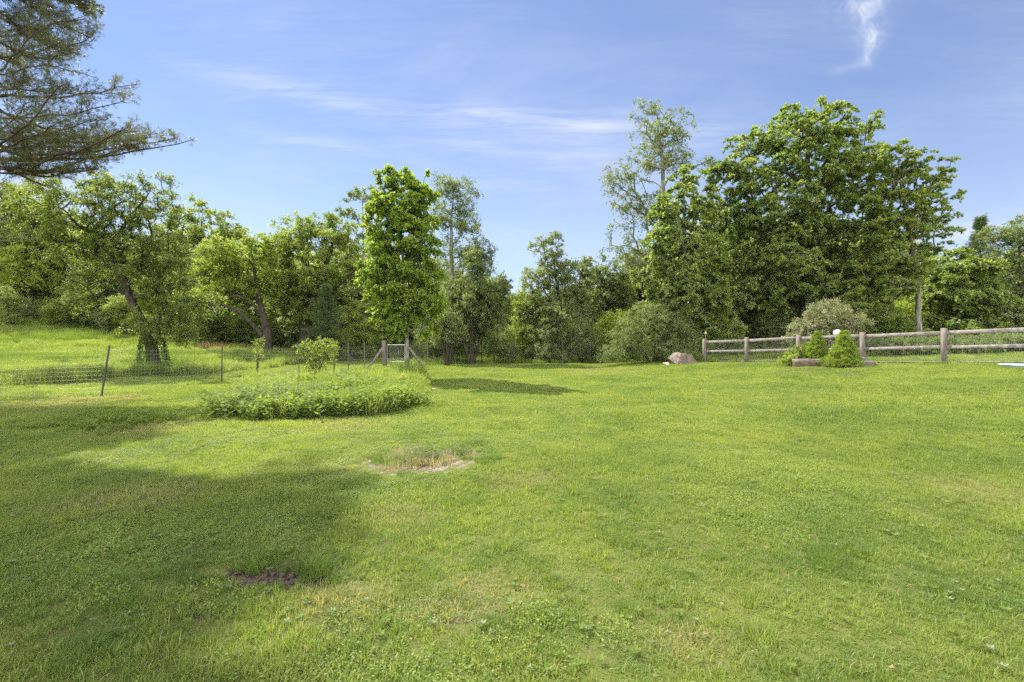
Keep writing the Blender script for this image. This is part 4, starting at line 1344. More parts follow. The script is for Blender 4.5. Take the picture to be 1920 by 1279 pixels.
def make_pine():
    r = rs(60)
    bx, by = -17.2, 15.2
    b = (bx, by, Hf(bx, by) - .05)
    root = thing('pine_tree', 'large pine at the left edge reaching long bare-based boughs over the lawn', 'tree', b)
    tub = Tubes()
    Ht = 24.6
    zs = np.linspace(0, Ht, 24)
    tp = np.column_stack([.15*np.sin(zs*.3), .12*np.cos(zs*.25) - .12, zs])
    tub.add(tp, .36*(1 - zs/Ht)**.8 + .02, 10)
    # outline of the foliage in the photo (px limit by py)
    oy = [-400, 0, 60, 95, 125, 150, 185, 215, 235, 262, 285, 310, 340]
    ox = [330, 188, 190, 165, 130, 268, 276, 200, 270, 385, 262, 200, 160]
    tuftP, tuftD = [], []

    def ok(p):
        q = p + np.array(b)
        if q[1] < 1.0: return True
        px = 960 + F*q[0]/q[1]; py = 640 - F*(q[2]-CAMZ)/q[1]
        if py < -25: return True
        if px < -30: return py < 520 or q[2] > 3
        return px < np.interp(py, oy, ox) and py < 350
    branches = []
    for z in np.arange(4.6, 24.0, .30):
        for _ in range(2):
            a = r.uniform(0, 2*math.pi)
            t_ = (z - 4.6)/19.9
            Lb = (6.9*(1 - t_)**.68 + .6) * r.uniform(.75, 1.1)
            if z < 12.0 and r.uniform() < .38: continue
            branches.append((z, a, Lb, r.uniform(.02, .16)))
    # boughs seen in the photo: tip pixel, distance, start height
    for (px, py, Yt, z0) in [(362, 262, 15.2, 7.3), (335, 275, 14.4, 7.0), (300, 250, 16.0, 8.0), (258, 158, 15.3, 9.2), (232, 190, 14.6, 8.6), (215, 175, 16.2, 9.6), (178, 60, 15.5, 10.3), (160, 30, 14.5, 11.0), (172, 10, 16.5, 12.4), (140, 100, 14.8, 9.6), (240, 240, 13.6, 6.8), (200, 300, 15, 6.9), (150, 320, 14, 6.2), (120, 225, 13, 7.4), (200, 215, 14.2, 7.8), (90, 60, 13.5, 9.2), (120, 20, 15.2, 10.9), (60, 120, 14, 8.6), (100, 160, 15.2, 9.0), (60, 190, 13.2, 7.4), (280, 258, 15.4, 7.7), (230, 268, 14.8, 7.2)]:
        tip = P(px, py, Yt) - np.array(b)
        branches.append((z0 - b[2], None, tip, 0))
    for (z, a, Lb, rise) in branches:
        p0 = np.array([np.interp(z, zs, tp[:, 0]), np.interp(z, zs, tp[:, 1]), z])
        if a is None:
            tip = Lb; L_ = np.linalg.norm(tip - p0)
        else:
            tip = p0 + np.array([math.cos(a)*Lb, math.sin(a)*Lb, Lb*rise]); L_ = Lb
        s = np.linspace(0, 1, 12)
        sag = (-.05 if a is None else -.07)*L_*np.sin(s*math.pi) + 0*s
        pts = p0 + (tip - p0)*s[:, None]
        pts[:, 2] += sag
        pts[1:-1] += np.cumsum(r.normal(0, .03, (10, 3)), axis=0) + r.normal(0, .03, (10, 3))
        # cut where the photo shows sky
        good = [ok(p) for p in pts]
        if a is not None:
            if not all(good):
                k = good.index(False)
                if k < 4: continue
                pts = pts[:k]; s = s[:k]
        elif not all(good[4:]):
            k = 4 + good[4:].index(False)
            pts = pts[:k]; s = s[:k]
        rb = .008 + .045*(L_/7)*(1 - s)**.8
        tub.add(pts, rb, 5)
        # side twigs
        hid = a is not None and p0[2] > 12.0
        nt = int(L_*6.2) if a is None else int(L_*(12 if hid else 4.4))
        for _ in range(nt):
            t_ = r.uniform(.24, 1.0)
            i = t_*(len(pts)-1); k = min(int(i), len(pts)-2)
            q = pts[k] + (pts[k+1]-pts[k])*(i-k)
            ax = nrm(pts[-1] - pts[0])
            side = nrm(np.cross(ax, [0, 0, 1.0])) * r.choice([-1, 1])
            d = nrm(ax*r.uniform(.3, 1) + side*r.uniform(.2, 1) + np.array([0, 0, r.uniform(-.15, .45)]))
            lt = r.uniform(.35, 1.05) * (1.25 - .65*t_)
            e = q + d*lt + np.array([0, 0, .05])
            if not ok(e): continue
            m_ = q + d*lt*.5 + r.normal(0, .06, 3)
            tub.add([q, m_, e], [.010, .008, .004], 3, cap=False)
            for u in (np.linspace(.3, 1, int(3 + lt*7)) if hid else np.linspace(.5, 1, int(3 + lt*4))):
                c = q + (e - q)*u + r.normal(0, .05, 3)
                tuftP.append(c); tuftD.append(nrm(d + np.array([0, 0, .7])))
                if r.uniform() < .55:
                    dd = nrm(d + r.normal(0, .8, 3))
                    tuftP.append(c + dd*r.uniform(.08, .24)); tuftD.append(nrm(dd + np.array([0, 0, .5])))
        tuftP.append(pts[-1]); tuftD.append(nrm(pts[-1]-pts[-2]))
    tuftP = np.array(tuftP); tuftD = np.array(tuftD)
    B, D, Nn, L_, W_, var = needle_tufts(r, tuftP, tuftD, 10, .12, .013, cone=.6)
    high = np.repeat(tuftP[:, 2] > 13.5, 10)
    W_ = np.where(high, .030, W_); L_ = np.where(high, L_*1.45, L_)
    obj('trunk', tub.mesh('pine_trunk'), M['bark_pine'], root)
    obj('crown', leaves_mesh('pine_crown', B, D, Nn, L_, W_, var, 0.0), M['pine'], root)
    print('pine tufts', len(tuftP))


make_pine()


def spruce_meshes(name, seed, Ht, R, n_layer, per, needle_L, needle_W, n_needle, shape=0.9, bare=.04, tuft_step=.2):
    r = rs(seed)
    tub = Tubes()
    tub.add([(0, 0, -.1), (0, 0, Ht*.5), (0, 0, Ht*.98)], [Ht*.016 + .02, Ht*.009 + .01, .005], 7)
    Pc, Dc = [], []
    for z in np.linspace(bare*Ht, Ht*.97, n_layer):
        t_ = z/Ht
        Lr = R*(1 - t_)**shape
        for k in range(per):
            a = r.uniform(0, 2*math.pi); L_ = Lr*r.uniform(.55, 1.22) + .03
            n = max(3, int(L_/tuft_step))
            tipz = z - .12*L_ + r.normal(0, .02*Ht)
            e = np.array([math.cos(a)*L_, math.sin(a)*L_, tipz])
            p0 = np.array([0, 0, z + .05*L_])
            if L_ > .3: tub.add([p0, (p0+e)/2 - np.array([0, 0, .06*L_]), e], [.006 + .008*L_, .004 + .005*L_, .003], 3, cap=False)
            side = np.array([-math.sin(a), math.cos(a), 0])
            for u in np.linspace(.25, 1, n):
                w = (1 - u)*L_*.38 + .06*L_
                q = p0 + (e - p0)*u
                q[2] -= .06*L_*math.sin(u*math.pi)
                for s in (-1, -.35, .35, 1):
                    c = q + side*s*w*r.uniform(.5, 1) + r.normal(0, .02*R, 3)
                    Pc.append(c); Dc.append(nrm(np.array([math.cos(a), math.sin(a), .1]) + side*s*.7 + r.normal(0, .2, 3)))
    Pc, Dc = np.array(Pc), np.array(Dc)
    B, D, Nn, L_, W_, var = needle_tufts(r, Pc, Dc, n_needle, needle_L, needle_W, cone=.5)
    return tub.mesh(name + '_trunk'), leaves_mesh(name + '_crown', B, D, Nn, L_, W_, var, 0.0)


def spruce(label, px, Y, Ht, R, seed, layers=30, per=9, nl=.34, nw=.05, nn=5, mat='spruce', step=.3):
    b = ground_at(px, Y)
    root = thing('spruce_tree', label, 'tree', b)
    tm, cm = spruce_meshes('spruce', seed, Ht, R, layers, per, nl, nw, nn, tuft_step=step)
    obj('trunk', tm, M['bark'], root)
    obj('crown', cm, M[mat], root)
    return root


spruce('small dark spruce in front of the broad oak', 612, 33, 5.4, 1.9, 71, per=6, nl=.22, nw=.03, step=.24)
spruce('dark pointed spruce top standing above the trees at far right', 1838, 44, 11.6, 3.2, 72, layers=36)
spruce('small shaded spruce behind the rail fence, below the biggest maple', 1400, 31, 4.2, 1.7, 73, nl=.22, nw=.03, step=.24)


def dwarf_spruce(label, px, Y, Ht, R, seed):
    b = ground_at(px, Y)
    r = rs(seed)
    root = thing('dwarf_spruce', label, 'shrub', b, 'dwarf spruces by the planter')
    tub = Tubes()
    tub.add([(0, 0, -.05), (0, 0, Ht*.9)], [.035, .008], 6)
    Pc, Dc = [], []
    lumps = []
    for z in np.linspace(.10*Ht, .96*Ht, 30):
        t_ = z/Ht
        Lr = R*min(1, (1 - t_)**.8 * (1.02 if t_ > .12 else .9))
        for k in range(int(5 + 16*(1 - t_))):
            a = r.uniform(0, 6.28)
            L_ = Lr*r.uniform(.78, 1.14)
            c = np.array([math.cos(a)*L_, math.sin(a)*L_, z + r.normal(0, .015)])
            tub.add([(0, 0, z - .03), c*np.array([.9, .9, 1])], [.006, .003], 3, cap=False)
            lumps.append((c, a))
            m = 16
            dd = nrm(r.normal(0, 1, (m, 3)) + np.array([math.cos(a), math.sin(a), .35]))
            Pc.append(c + dd*np.array([.05, .05, .035])*r.uniform(.3, 1.2, (m, 1))); Dc.append(nrm(dd + np.array([math.cos(a), math.sin(a), .2])*.7))
            inner = r.uniform(.3, .85, (9, 1))
            Pc.append(c*np.column_stack([inner, inner, np.ones((9, 1))]) + r.normal(0, .03, (9, 3))); Dc.append(nrm(np.tile([math.cos(a), math.sin(a), .2], (9, 1))))
    Pc = np.concatenate(Pc); Dc = np.concatenate(Dc)
    B, D, Nn, L_, W_, var = needle_tufts(r, Pc, Dc, 6, .040, .0085, cone=.5)
    obj('trunk', tub.mesh('dwarf_trunk'), M['bark'], root)
    obj('crown', leaves_mesh('dwarf_crown', B, D, Nn, L_, W_, var, 0.0), M['spruce_new'], root)
    return root


dwarf_spruce('larger cone-shaped dwarf spruce on the lawn in front of the rail fence', 1582, 16.9, 1.38, .56, 81)
dwarf_spruce('smaller cone-shaped dwarf spruce behind the round brown planter', 1532, 19.2, 1.33, .50, 82)


# ------------------------------------------------------------------ shrubs
def shrub(label, px, Y, lob, n, rc, ntw, nl, L, W, leaf, seed, name='shrub', stems=5, group=None, sprigs=8, **kw):
    b = ground_at(px, Y)
    r = rs(seed)
    root = thing(name, label, 'shrub', b, group)
    lobes = px_lobes(b, Y, lob)
    C = lobe_clumps(r, lobes, n, rc*.7, .5)
    C = C[C[:, 2] > .1]
    if sprigs:
        lb = np.array(lobes); k = r.choice(len(lb), sprigs)
        d = nrm(r.normal(0, 1, (sprigs, 3)) + np.array([0, 0, 1.]))
        C = np.concatenate([C, lb[k, :3] + d*lb[k, 3:]*r.uniform(1.02, 1.2, (sprigs, 1))])
        C = C[C[:, 2] > .1]
    tub = Tubes()
    top = C[:, 2].max()
    grp = np.arange(len(C)) % stems
    ang = np.arctan2(C[:, 1], C[:, 0])
    od = np.argsort(ang)
    grp = np.zeros(len(C), int); grp[od] = (np.arange(len(C))*stems//len(C))
    for s in range(stems):
        cc = C[grp == s]
        if len(cc) == 0: continue
        m = cc.mean(0)
        tr = [(0 + .12*m[0]*k_ + (.05*s % .13) - .06, .12*m[1]*k_, -.05) for k_ in (1,)] + [tuple(m*np.array([.35, .35, .35])), tuple(m*np.array([.75, .75, .8]))]
        k = np.linspace(0, 2, 5)
        Tt = np.array(tr)
        Td = np.column_stack([np.interp(k, [0, 1, 2], Tt[:, j]) for j in range(3)])
        nodes, par, ntr, tips = skeleton(r, Td, cc)
        sc = .02 + .012*top
        limbs(tub, nodes, par, ntr, tips, np.linspace(sc, sc*.4, 5), .006, sides=4)
    ax = np.array([0, 0, top*.3])
    p, ld, nn, LL, WW, var = clump_leaves(r, C, ax, ntw, nl, rc, L, W, **kw)
    k = p[:, 2] > .02
    obj('stems', tub.mesh(name + '_stems'), M['bark'], root)
    obj('foliage', leaves_mesh(name + '_foliage', p[k], ld[k], nn[k], LL[k], WW[k], var[k]), M[leaf], root)
    return root


shrub('grey-green flowering bush with pinkish buds right behind the rail fence', 1548, 21.3, [(1520, 615, 34, 24), (1560, 600, 44, 32), (1595, 610, 30, 24), (1548, 582, 30, 14), (1550, 640, 60, 24), (1500, 640, 20, 16)], 300, .3, 6, 16, .07, .045, 'viburnum', 401, name='flowering_bush', flat=.8)
shrub('large dense small-leaved bush left of the boulder', 1225, 27, [(1225, 600, 50, 34), (1265, 620, 40, 34), (1190, 630, 45, 34), (1240, 655, 60, 26), (1180, 655, 36, 24), (1290, 650, 22, 28), (1150, 665, 30, 14)], 420, .38, 6, 18, .07, .045, 'dark', 402, flat=.8)
shrub('pale green rounded bush at the middle of the back fence', 1062, 33, [(1060, 600, 50, 30), (1030, 630, 40, 30), (1090, 630, 40, 34), (1060, 655, 60, 24)], 230, .45, 6, 18, .09, .06, 'olive', 403)
shrub('yellow-green bush in the centre gap, left of the pale rounded bush', 990, 35, [(985, 570, 26, 36), (1005, 610, 34, 40), (975, 635, 30, 34), (1000, 660, 36, 20)], 200, .5, 6, 18, .10, .07, 'lime', 404)
shrub('bright lime sunlit bush between the pale bush and the dense bush', 1150, 35, [(1150, 610, 34, 28), (1125, 640, 30, 28), (1175, 640, 30, 28), (1150, 660, 40, 18)], 170, .5, 6, 18, .10, .07, 'lime', 405)
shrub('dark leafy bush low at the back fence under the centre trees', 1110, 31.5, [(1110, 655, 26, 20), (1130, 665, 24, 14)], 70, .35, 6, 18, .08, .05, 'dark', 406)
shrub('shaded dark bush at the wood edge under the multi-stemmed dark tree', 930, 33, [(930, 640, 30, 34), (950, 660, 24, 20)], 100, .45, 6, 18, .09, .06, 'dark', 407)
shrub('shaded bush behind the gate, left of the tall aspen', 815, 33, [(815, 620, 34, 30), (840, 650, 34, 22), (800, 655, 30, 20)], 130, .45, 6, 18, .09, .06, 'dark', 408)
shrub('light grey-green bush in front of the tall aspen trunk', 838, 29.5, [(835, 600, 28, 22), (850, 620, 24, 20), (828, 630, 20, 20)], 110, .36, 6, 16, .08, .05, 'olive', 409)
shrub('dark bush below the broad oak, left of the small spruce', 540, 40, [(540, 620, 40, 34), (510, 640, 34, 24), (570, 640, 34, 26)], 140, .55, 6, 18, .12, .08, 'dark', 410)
shrub('green bush right of the small dark spruce', 665, 37, [(665, 600, 34, 36), (650, 640, 34, 26), (690, 640, 30, 30)], 150, .5, 6, 18, .11, .08, 'oak', 411)
shrub('dark bush under the bowed limbs of the old fruit tree', 440, 40, [(440, 615, 44, 26), (410, 622, 34, 20), (475, 625, 34, 26)], 160, .55, 6, 18, .12, .08, 'apple', 412)
shrub('leafy bush on the meadow crest at far left', 60, 44, [(60, 585, 60, 22), (10, 590, 40, 20), (120, 590, 34, 18)], 170, .6, 6, 18, .12, .07, 'olive', 413)
shrub('sunlit bush on the meadow crest behind the leaning trunk', 215, 45, [(215, 590, 50, 26), (270, 595, 40, 24), (170, 600, 40, 16)], 170, .6, 6, 18, .12, .08, 'lime', 414)
shrub('low bush on the meadow crest right of the leaning trunk', 350, 46, [(350, 615, 40, 24), (390, 620, 30, 18)], 120, .6, 6, 18, .12, .08, 'oak', 415)
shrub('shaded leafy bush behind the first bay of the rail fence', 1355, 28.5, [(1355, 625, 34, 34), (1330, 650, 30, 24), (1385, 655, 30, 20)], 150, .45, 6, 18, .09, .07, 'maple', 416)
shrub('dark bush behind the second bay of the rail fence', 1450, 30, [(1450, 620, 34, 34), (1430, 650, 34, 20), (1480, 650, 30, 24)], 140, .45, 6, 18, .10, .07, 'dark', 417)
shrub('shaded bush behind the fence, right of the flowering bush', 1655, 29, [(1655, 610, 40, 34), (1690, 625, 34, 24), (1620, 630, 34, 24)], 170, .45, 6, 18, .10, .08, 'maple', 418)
shrub('sunlit light green bush behind the bare maple trunk', 1715, 34, [(1715, 590, 34, 36), (1750, 610, 34, 30), (1690, 620, 30, 24)], 160, .5, 6, 18, .12, .09, 'lime', 419)
shrub('shaded bush at the right edge behind the rail fence', 1880, 32, [(1880, 600, 40, 30), (1920, 600, 40, 34), (1850, 615, 34, 20)], 170, .5, 6, 18, .12, .08, 'olive', 420)
shrub('dark bush at the left foot of the tall dense maple', 1290, 30, [(1300, 620, 34, 40), (1330, 600, 30, 40)], 130, .45, 6, 18, .10, .08, 'maple', 421)

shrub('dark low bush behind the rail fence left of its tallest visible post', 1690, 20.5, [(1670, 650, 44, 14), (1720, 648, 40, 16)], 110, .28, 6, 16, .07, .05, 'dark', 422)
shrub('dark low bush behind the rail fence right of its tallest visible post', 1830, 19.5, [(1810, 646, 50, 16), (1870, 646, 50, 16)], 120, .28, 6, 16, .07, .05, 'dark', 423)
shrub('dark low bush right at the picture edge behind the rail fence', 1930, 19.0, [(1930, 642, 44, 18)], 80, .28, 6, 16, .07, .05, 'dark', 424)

# young saplings near the fence
shrub('young leafy sapling bush just behind the third green fence post', 592, 19.9, [(592, 680, 22, 26), (575, 655, 14, 16), (612, 655, 22, 14), (600, 645, 20, 8), (570, 648, 10, 6)], 75, .17, 5, 9, .07, .035, 'lime', 430, name='sapling', stems=6, sprigs=14, flat=.8)
shrub('thin small sapling standing in the meadow left of the sapling bush', 482, 21.5, [(482, 665, 9, 22), (485, 645, 10, 10), (478, 690, 8, 12)], 22, .15, 4, 7, .06, .03, 'lime', 431, name='sapling', stems=2, sprigs=5, flat=.9)
shrub('tiny sapling between the two far fence posts', 627, 23, [(626, 680, 8, 18), (628, 660, 7, 10)], 16, .13, 4, 7, .06, .03, 'lime', 432, name='sapling', stems=2, sprigs=4, flat=.9)

# small plants of the right-hand rock garden
shrub('low bright leafy plant left of the round brown planter', 1482, 19.2, [(1482, 672, 14, 10), (1472, 678, 10, 6)], 30, .12, 5, 8, .07, .035, 'spruce_new', 440, name='garden_plant', stems=3, sprigs=3)
shrub('low green plant between the planter and the larger dwarf spruce', 1552, 17.6, [(1552, 678, 14, 8), (1562, 680, 10, 6)], 26, .11, 5, 8, .06, .03, 'bed', 441, name='garden_plant', stems=3, sprigs=3)
shrub('leafy plant by the fence post behind the planter', 1500, 19.6, [(1500, 660, 16, 12), (1515, 655, 10, 12)], 40, .13, 5, 8, .07, .035, 'apple', 442, name='garden_plant', stems=3, sprigs=4)


def grass_clump(label, px, Y, n, size, h, seed, mat='darkgrass'):
    b = ground_at(px, Y)
    o = obj('grass_clump', blades_mesh('grass_clump', rs(seed), n, size, h*.5, h, .012, .6, True), M[mat], None, (b[0], b[1], b[2] + .02))
    tag(o, label, 'plant')


grass_clump('dense grey-green grass clump beside the fence wire, left of the sapling bush', 481, 19.6, 240, .5, .45, 451, 'clover')
grass_clump('tall grass clump at the foot of the young maple trunk', 772, 21.3, 260, .7, .42, 452, 'darkgrass')
grass_clump('small silvery grass clump at the foot of the larger dwarf spruce', 1612, 16.6, 160, .6, .16, 453, 'clover')


# ------------------------------------------------------------------ woodland mass behind
def make_woodland():
    r = rs(500)
    meshes, mats = [], []
    specs = [('oak', 9, 3.2), ('maple', 11, 3.8), ('olive', 8, 3.0), ('aspen', 12, 2.6), ('lime', 8, 3.2)]
    for i, (mt, ht, rad) in enumerate(specs):
        rr = rs(510+i)
        lobes = [(rr.uniform(-.4, .4)*rad, rr.uniform(-.4, .4)*rad, ht*q, rad*.62*rr.uniform(.8, 1.1), rad*.62, ht*.17) for q in (.16, .34, .5, .68, .84)]
        C = lobe_clumps(rr, lobes, 240, .6, .5)
        T_ = np.column_stack([np.zeros(10), np.zeros(10), np.linspace(-.1, ht*.9, 10)])
        nodes, par, ntr, tips = skeleton(rr, T_, C)
        tub = Tubes(); limbs(tub, nodes, par, ntr, tips, np.linspace(.2, .04, 10), .014, sides=4)
        p, ld, nn, LL, WW, var = clump_leaves(rr, C, np.array([0, 0, ht*.4]), 5, 15, .85, .20, .15)
        Vl = quads_leaves(p, ld, nn, LL, WW)
        Vt = np.concatenate(tub.V); Qt = np.concatenate(tub.Q)
        ql = np.arange(len(p)*4).reshape(-1, 4) + len(Vt)
        me = mesh_np('woodland_tree', np.concatenate([Vt, Vl]), quads=np.concatenate([Qt, ql]), attrs={'var': np.concatenate([np.zeros(len(Vt)), np.repeat(var, 4)])})
        me.materials.append(M['bark']); me.materials.append(M[mt])
        mi = np.concatenate([np.zeros(len(Qt)), np.ones(len(ql))]).astype(np.int32)
        me.polygons.foreach_set('material_index', mi)
        meshes.append(me)
    coll = hidden_collection('woodland_source', meshes, None)
    P_, S_, I_ = [], [], []
    # skyline height limit by photo px so the wood fills gaps but keeps the skyline
    sx = [0, 200, 330, 480, 520, 660, 830, 930, 960, 1000, 1100, 1180, 1250, 1400, 1650, 1760, 1850, 1920]
    sy = [420, 430, 470, 480, 480, 480, 500, 560, 570, 560, 540, 520, 470, 400, 420, 530, 500, 480]
    for y0, y1, m in ((43, 50, 95), (50, 60, 80), (60, 80, 90)):
        for k in range(m):
            y = r.uniform(y0, y1)
            px = -120 + 2160*(k + r.uniform(0, 1))/m
            x = PX(px, y)
            z = Hf(x, y)
            i = r.randint(0, 5)
            top = CAMZ + (640 - np.interp(px, sx, sy) - r.uniform(-15, 25))/F*y - z
            s = min(1.25, max(.25, top/specs[i][1]))
            P_.append((x, y, z - .1)); S_.append(s); I_.append(i)
    for k in range(70):     # low fill close behind the first row
        y = r.uniform(38, 46); px = -100 + 2120*(k + r.uniform(0, 1))/70
        if 560 < px < 0: continue
        x = PX(px, y)
        P_.append((x, y, Hf(x, y) - .3)); S_.append(r.uniform(.28, .42)); I_.append(r.randint(0, 3))
    n = len(P_)
    scatter('woodland', coll, P_, r.uniform(0, 6.28, n), np.array(S_), I_, 'deep leafy woodland filling in behind the first row of trees', 'wood')


make_woodland()


# ------------------------------------------------------------------ wire fences and gate
def wire_panel(tub, a, b, h, za, zb, sx, sz, rw, z0=.03):
    a = np.array(a); b = np.array(b)
    L = np.linalg.norm(b - a)
    n = max(1, int(L/sx))
    for k in range(n+1):
        t_ = k/n
        x, y = a + (b-a)*t_
        z = Hf(x, y)
        tub.add([(x, y, z + z0), (x, y, z + h)], [rw, rw], 3, cap=False)
    m = int((h - z0)/sz)
    seg = max(2, int(L/1.2))
    for k in range(m+1):
        pts = []
        for j in range(seg+1):
            t_ = j/seg
            x, y = a + (b-a)*t_
            pts.append((x, y, Hf(x, y) + z0 + (h - z0)*k/m - .02*math.sin(t_*math.pi)))
        tub.add(pts, [rw]*len(pts), 3, cap=False)


def t_post(h, r_=.022):
    tub = Tubes()
    tub.box((0, 0, -.15), (0, 0, h), .045, .008)
    tub.box((0, .016, -.15), (0, .016, h - .01), .008, .034)
    for z in np.arange(.1, h - .05, .08):
        tub.box((0, -.009, z), (0, -.009, z + .02), .018, .008)
    return tub.mesh('fence_post', smooth=False)


def make_wire_fence():
    root = thing('wire_fence', 'thin welded wire fence on dark green metal posts, left of the gate', 'fence', (-11.0, 12.86, 0))
    R0 = np.array([-11.0, 12.86, 0])
    pm = t_post(1.40)
    pm.materials.append(M['steel_green'])
    tilt = [(0, 0), (.0, .155), (0, .01), (0, -.01), (0, 0), None, None]
    for (x, y), tl in zip(WIRE_PTS, tilt):
        if tl is None: continue
        p = bpy.data.objects.new('post', pm); COL.objects.link(p); p.parent = root
        p.location = (x - R0[0], y - R0[1], Hf(x, y)); p.rotation_euler = (tl[0], tl[1], 0)
    x, y = -7.75, 25.2
    p = bpy.data.objects.new('post', pm); COL.objects.link(p); p.parent = root; p.location = (x - R0[0], y - R0[1], Hf(x, y))
    tub = Tubes()
    for a, b_ in zip(WIRE_PTS[:-1], WIRE_PTS[1:]):
        wire_panel(tub, a, b_, 1.22, 0, 0, .10, .10, .0014)
    me = tub.mesh('wire_mesh')
    me.transform(__import__('mathutils').Matrix.Translation(-Vector(R0)))
    obj('wire_mesh', me, M['wire'], root)
    # back fence
    R1 = np.array([0, 31.6, 0])
    root = thing('wire_fence', 'dark wire fence along the far edge of the lawn in front of the wood', 'fence', tuple(R1))
    tub = Tubes()
    pts = BACK_PTS
    for a, b_ in zip(pts[:-1], pts[1:]):
        wire_panel(tub, a, b_, 1.22, 0, 0, .15, .10, .0030)
    me = tub.mesh('wire_mesh')
    me.transform(__import__('mathutils').Matrix.Translation(-Vector(R1)))
    obj('wire_mesh', me, M['wire_dark'], root)
    for (x, y) in pts[1:-1] + [(-3.6, 30.7), (-.2, 31.6), (3.3, 31.0), (6.7, 29.0)]:
        p = bpy.data.objects.new('post', pm); COL.objects.link(p); p.parent = root
        p.location = (x - R1[0], y - R1[1], Hf(x, y))


make_wire_fence()


def make_gate():
    gl = np.array([-7.14, 27.0]); gr = np.array([-5.75, 26.2])
    for (x, y), lab, h, tl in ((gl, 'weathered square gate post propped by a slanting brace, left of the gate', 1.5, -.05), (gr, 'weathered gate post behind the young maple trunk', 1.45, 0.0)):
        root = thing('gate_post', lab, 'post', (x, y, Hf(x, y)))
        tub = Tubes(); tub.box((0, 0, -.2), (tl*h, 0, h), .19, .19, up=(0, 1, 0), bevel=.015)
        obj('post', tub.mesh('gate_post', False), M['wood_post'], root)
        tub = Tubes()
        if tl:
            tub.box((-.95, .15, .0), (-.10, .05, 1.15), .11, .05, up=(0, 1, 0), bevel=.008)
            obj('brace', tub.mesh('gate_brace', False), M['wood'], root)
        else:
            tub.box((.75, .9, .0), (.12, .1, 1.15), .11, .09, up=(0, 1, 0), bevel=.008)
            obj('brace', tub.mesh('gate_brace', False), M['wood_grey'], root)
    c = (gl + gr)/2
    root = thing('wire_gate', 'small metal-framed mesh gate hung between the two wooden posts', 'gate', (c[0], c[1], Hf(*c)))
    d = nrm(gr - gl)
    a = gl + d*.16 - c; b_ = gr - d*.14 - c
    tub = Tubes()
    A = lambda p, z: (p[0], p[1], z)
    for p, q in (((a, .35), (b_, .35)), ((a, 1.28), (b_, 1.28)), ((a, .35), (a, 1.28)), ((b_, .35), (b_, 1.28))):
        tub.add([A(*p), A(*q)], [.02, .02], 8)
    obj('gate_frame', tub.mesh('gate_frame'), M['wire'], root)
    tub = Tubes()
    L = np.linalg.norm(b_ - a)
    for k in range(1, int(L/.05)):
        p = a + (b_ - a)*k*.05/L
        tub.add([A(p, .36), A(p, 1.27)], [.0024]*2, 3, cap=False)
    for z in np.arange(.38, 1.27, .05):
        tub.add([A(a, z), A(b_, z)], [.0024]*2, 3, cap=False)
    obj('wire_mesh', tub.mesh('gate_mesh'), M['wire'], root)


make_gate()


def make_rail_fence():
    R0 = np.array([RAIL_PTS[0][0], RAIL_PTS[0][1], 0])
    root = thing('rail_fence', 'weathered two-rail wooden post fence with wire mesh on the right', 'fence', tuple(R0))
    r = rs(9)
    for i, (x, y) in enumerate(RAIL_PTS):
        tub = Tubes()
        ang = math.atan2(RAIL_PTS[1][1]-RAIL_PTS[0][1], RAIL_PTS[1][0]-RAIL_PTS[0][0])
        tx, ty = r.normal(0, .012, 2)
        tub.box((0, 0, -.25), (tx, ty, 1.19), .145, .145, up=(math.cos(ang), math.sin(ang), 0), bevel=.014)
        o = obj('post', tub.mesh('rail_post', False), M['wood_post'], root)
        o.location = (x - R0[0], y - R0[1], Hf(x, y))
    # rails sit on the lawn side, two heights
    nrmside = nrm(np.array([RAIL_PTS[1][1]-RAIL_PTS[0][1], -(RAIL_PTS[1][0]-RAIL_PTS[0][0])]))
    if nrmside[0] > 0: nrmside = -nrmside
    off = nrmside * 0.0
    for (a, b_) in zip(RAIL_PTS[:-1], RAIL_PTS[1:]):
        for h in (1.03, .55):
            A_ = np.array([a[0] + off[0], a[1] + off[1], Hf(*a) + h]); B_ = np.array([b_[0] + off[0], b_[1] + off[1], Hf(*b_) + h + r.normal(0, .012)])
            d = nrm(B_ - A_)
            A2 = A_ + d*.072; B2 = B_ - d*.072
            tub = Tubes()
            tub.box(A2, B2, .055, .132 if h > .8 else .112, up=(0, 0, 1), bevel=.006)
            me = tub.mesh('rail', False)
            me.transform(__import__('mathutils').Matrix.Translation(-Vector(R0)))
            obj('rail', me, M['wood'], root)
    tub = Tubes()
    fo = -nrmside*.055
    for (a, b_) in zip(RAIL_PTS[:-1], RAIL_PTS[1:]):
        wire_panel(tub, np.array(a) + fo, np.array(b_) + fo, 1.07, 0, 0, .055, .055, .0023)
    me = tub.mesh('wire_mesh')
    me.transform(__import__('mathutils').Matrix.Translation(-Vector(R0)))
    obj('wire_mesh', me, M['wire'], root)
    tub = Tubes()
    for (a, b_) in zip(RAIL_PTS[:-1], RAIL_PTS[1:]):
        tub.add([(a[0], a[1], Hf(*a) + .07), ((a[0]+b_[0])/2, (a[1]+b_[1])/2, Hf((a[0]+b_[0])/2, (a[1]+b_[1])/2) + .06), (b_[0], b_[1], Hf(*b_) + .07)], [.011]*3, 5)
    me = tub.mesh('bottom_wire')
    me.transform(__import__('mathutils').Matrix.Translation(-Vector(R0)))
    obj('bottom_wire', me, M['wood'], root)


make_rail_fence()


# ------------------------------------------------------------------ rocks, planter, globe, lid
def rock(label, px, Y, rx, ry, rz, seed, mat, name='boulder', rot=0, sink=.15, dz=0):
    b = ground_at(px, Y)
    o = obj(name, rock_mesh(name, seed, rx, ry, rz, sink=sink), M[mat], None, (b[0], b[1], b[2] + dz))
    o.rotation_euler = (0, 0, rot)
    return tag(o, label, 'rock')


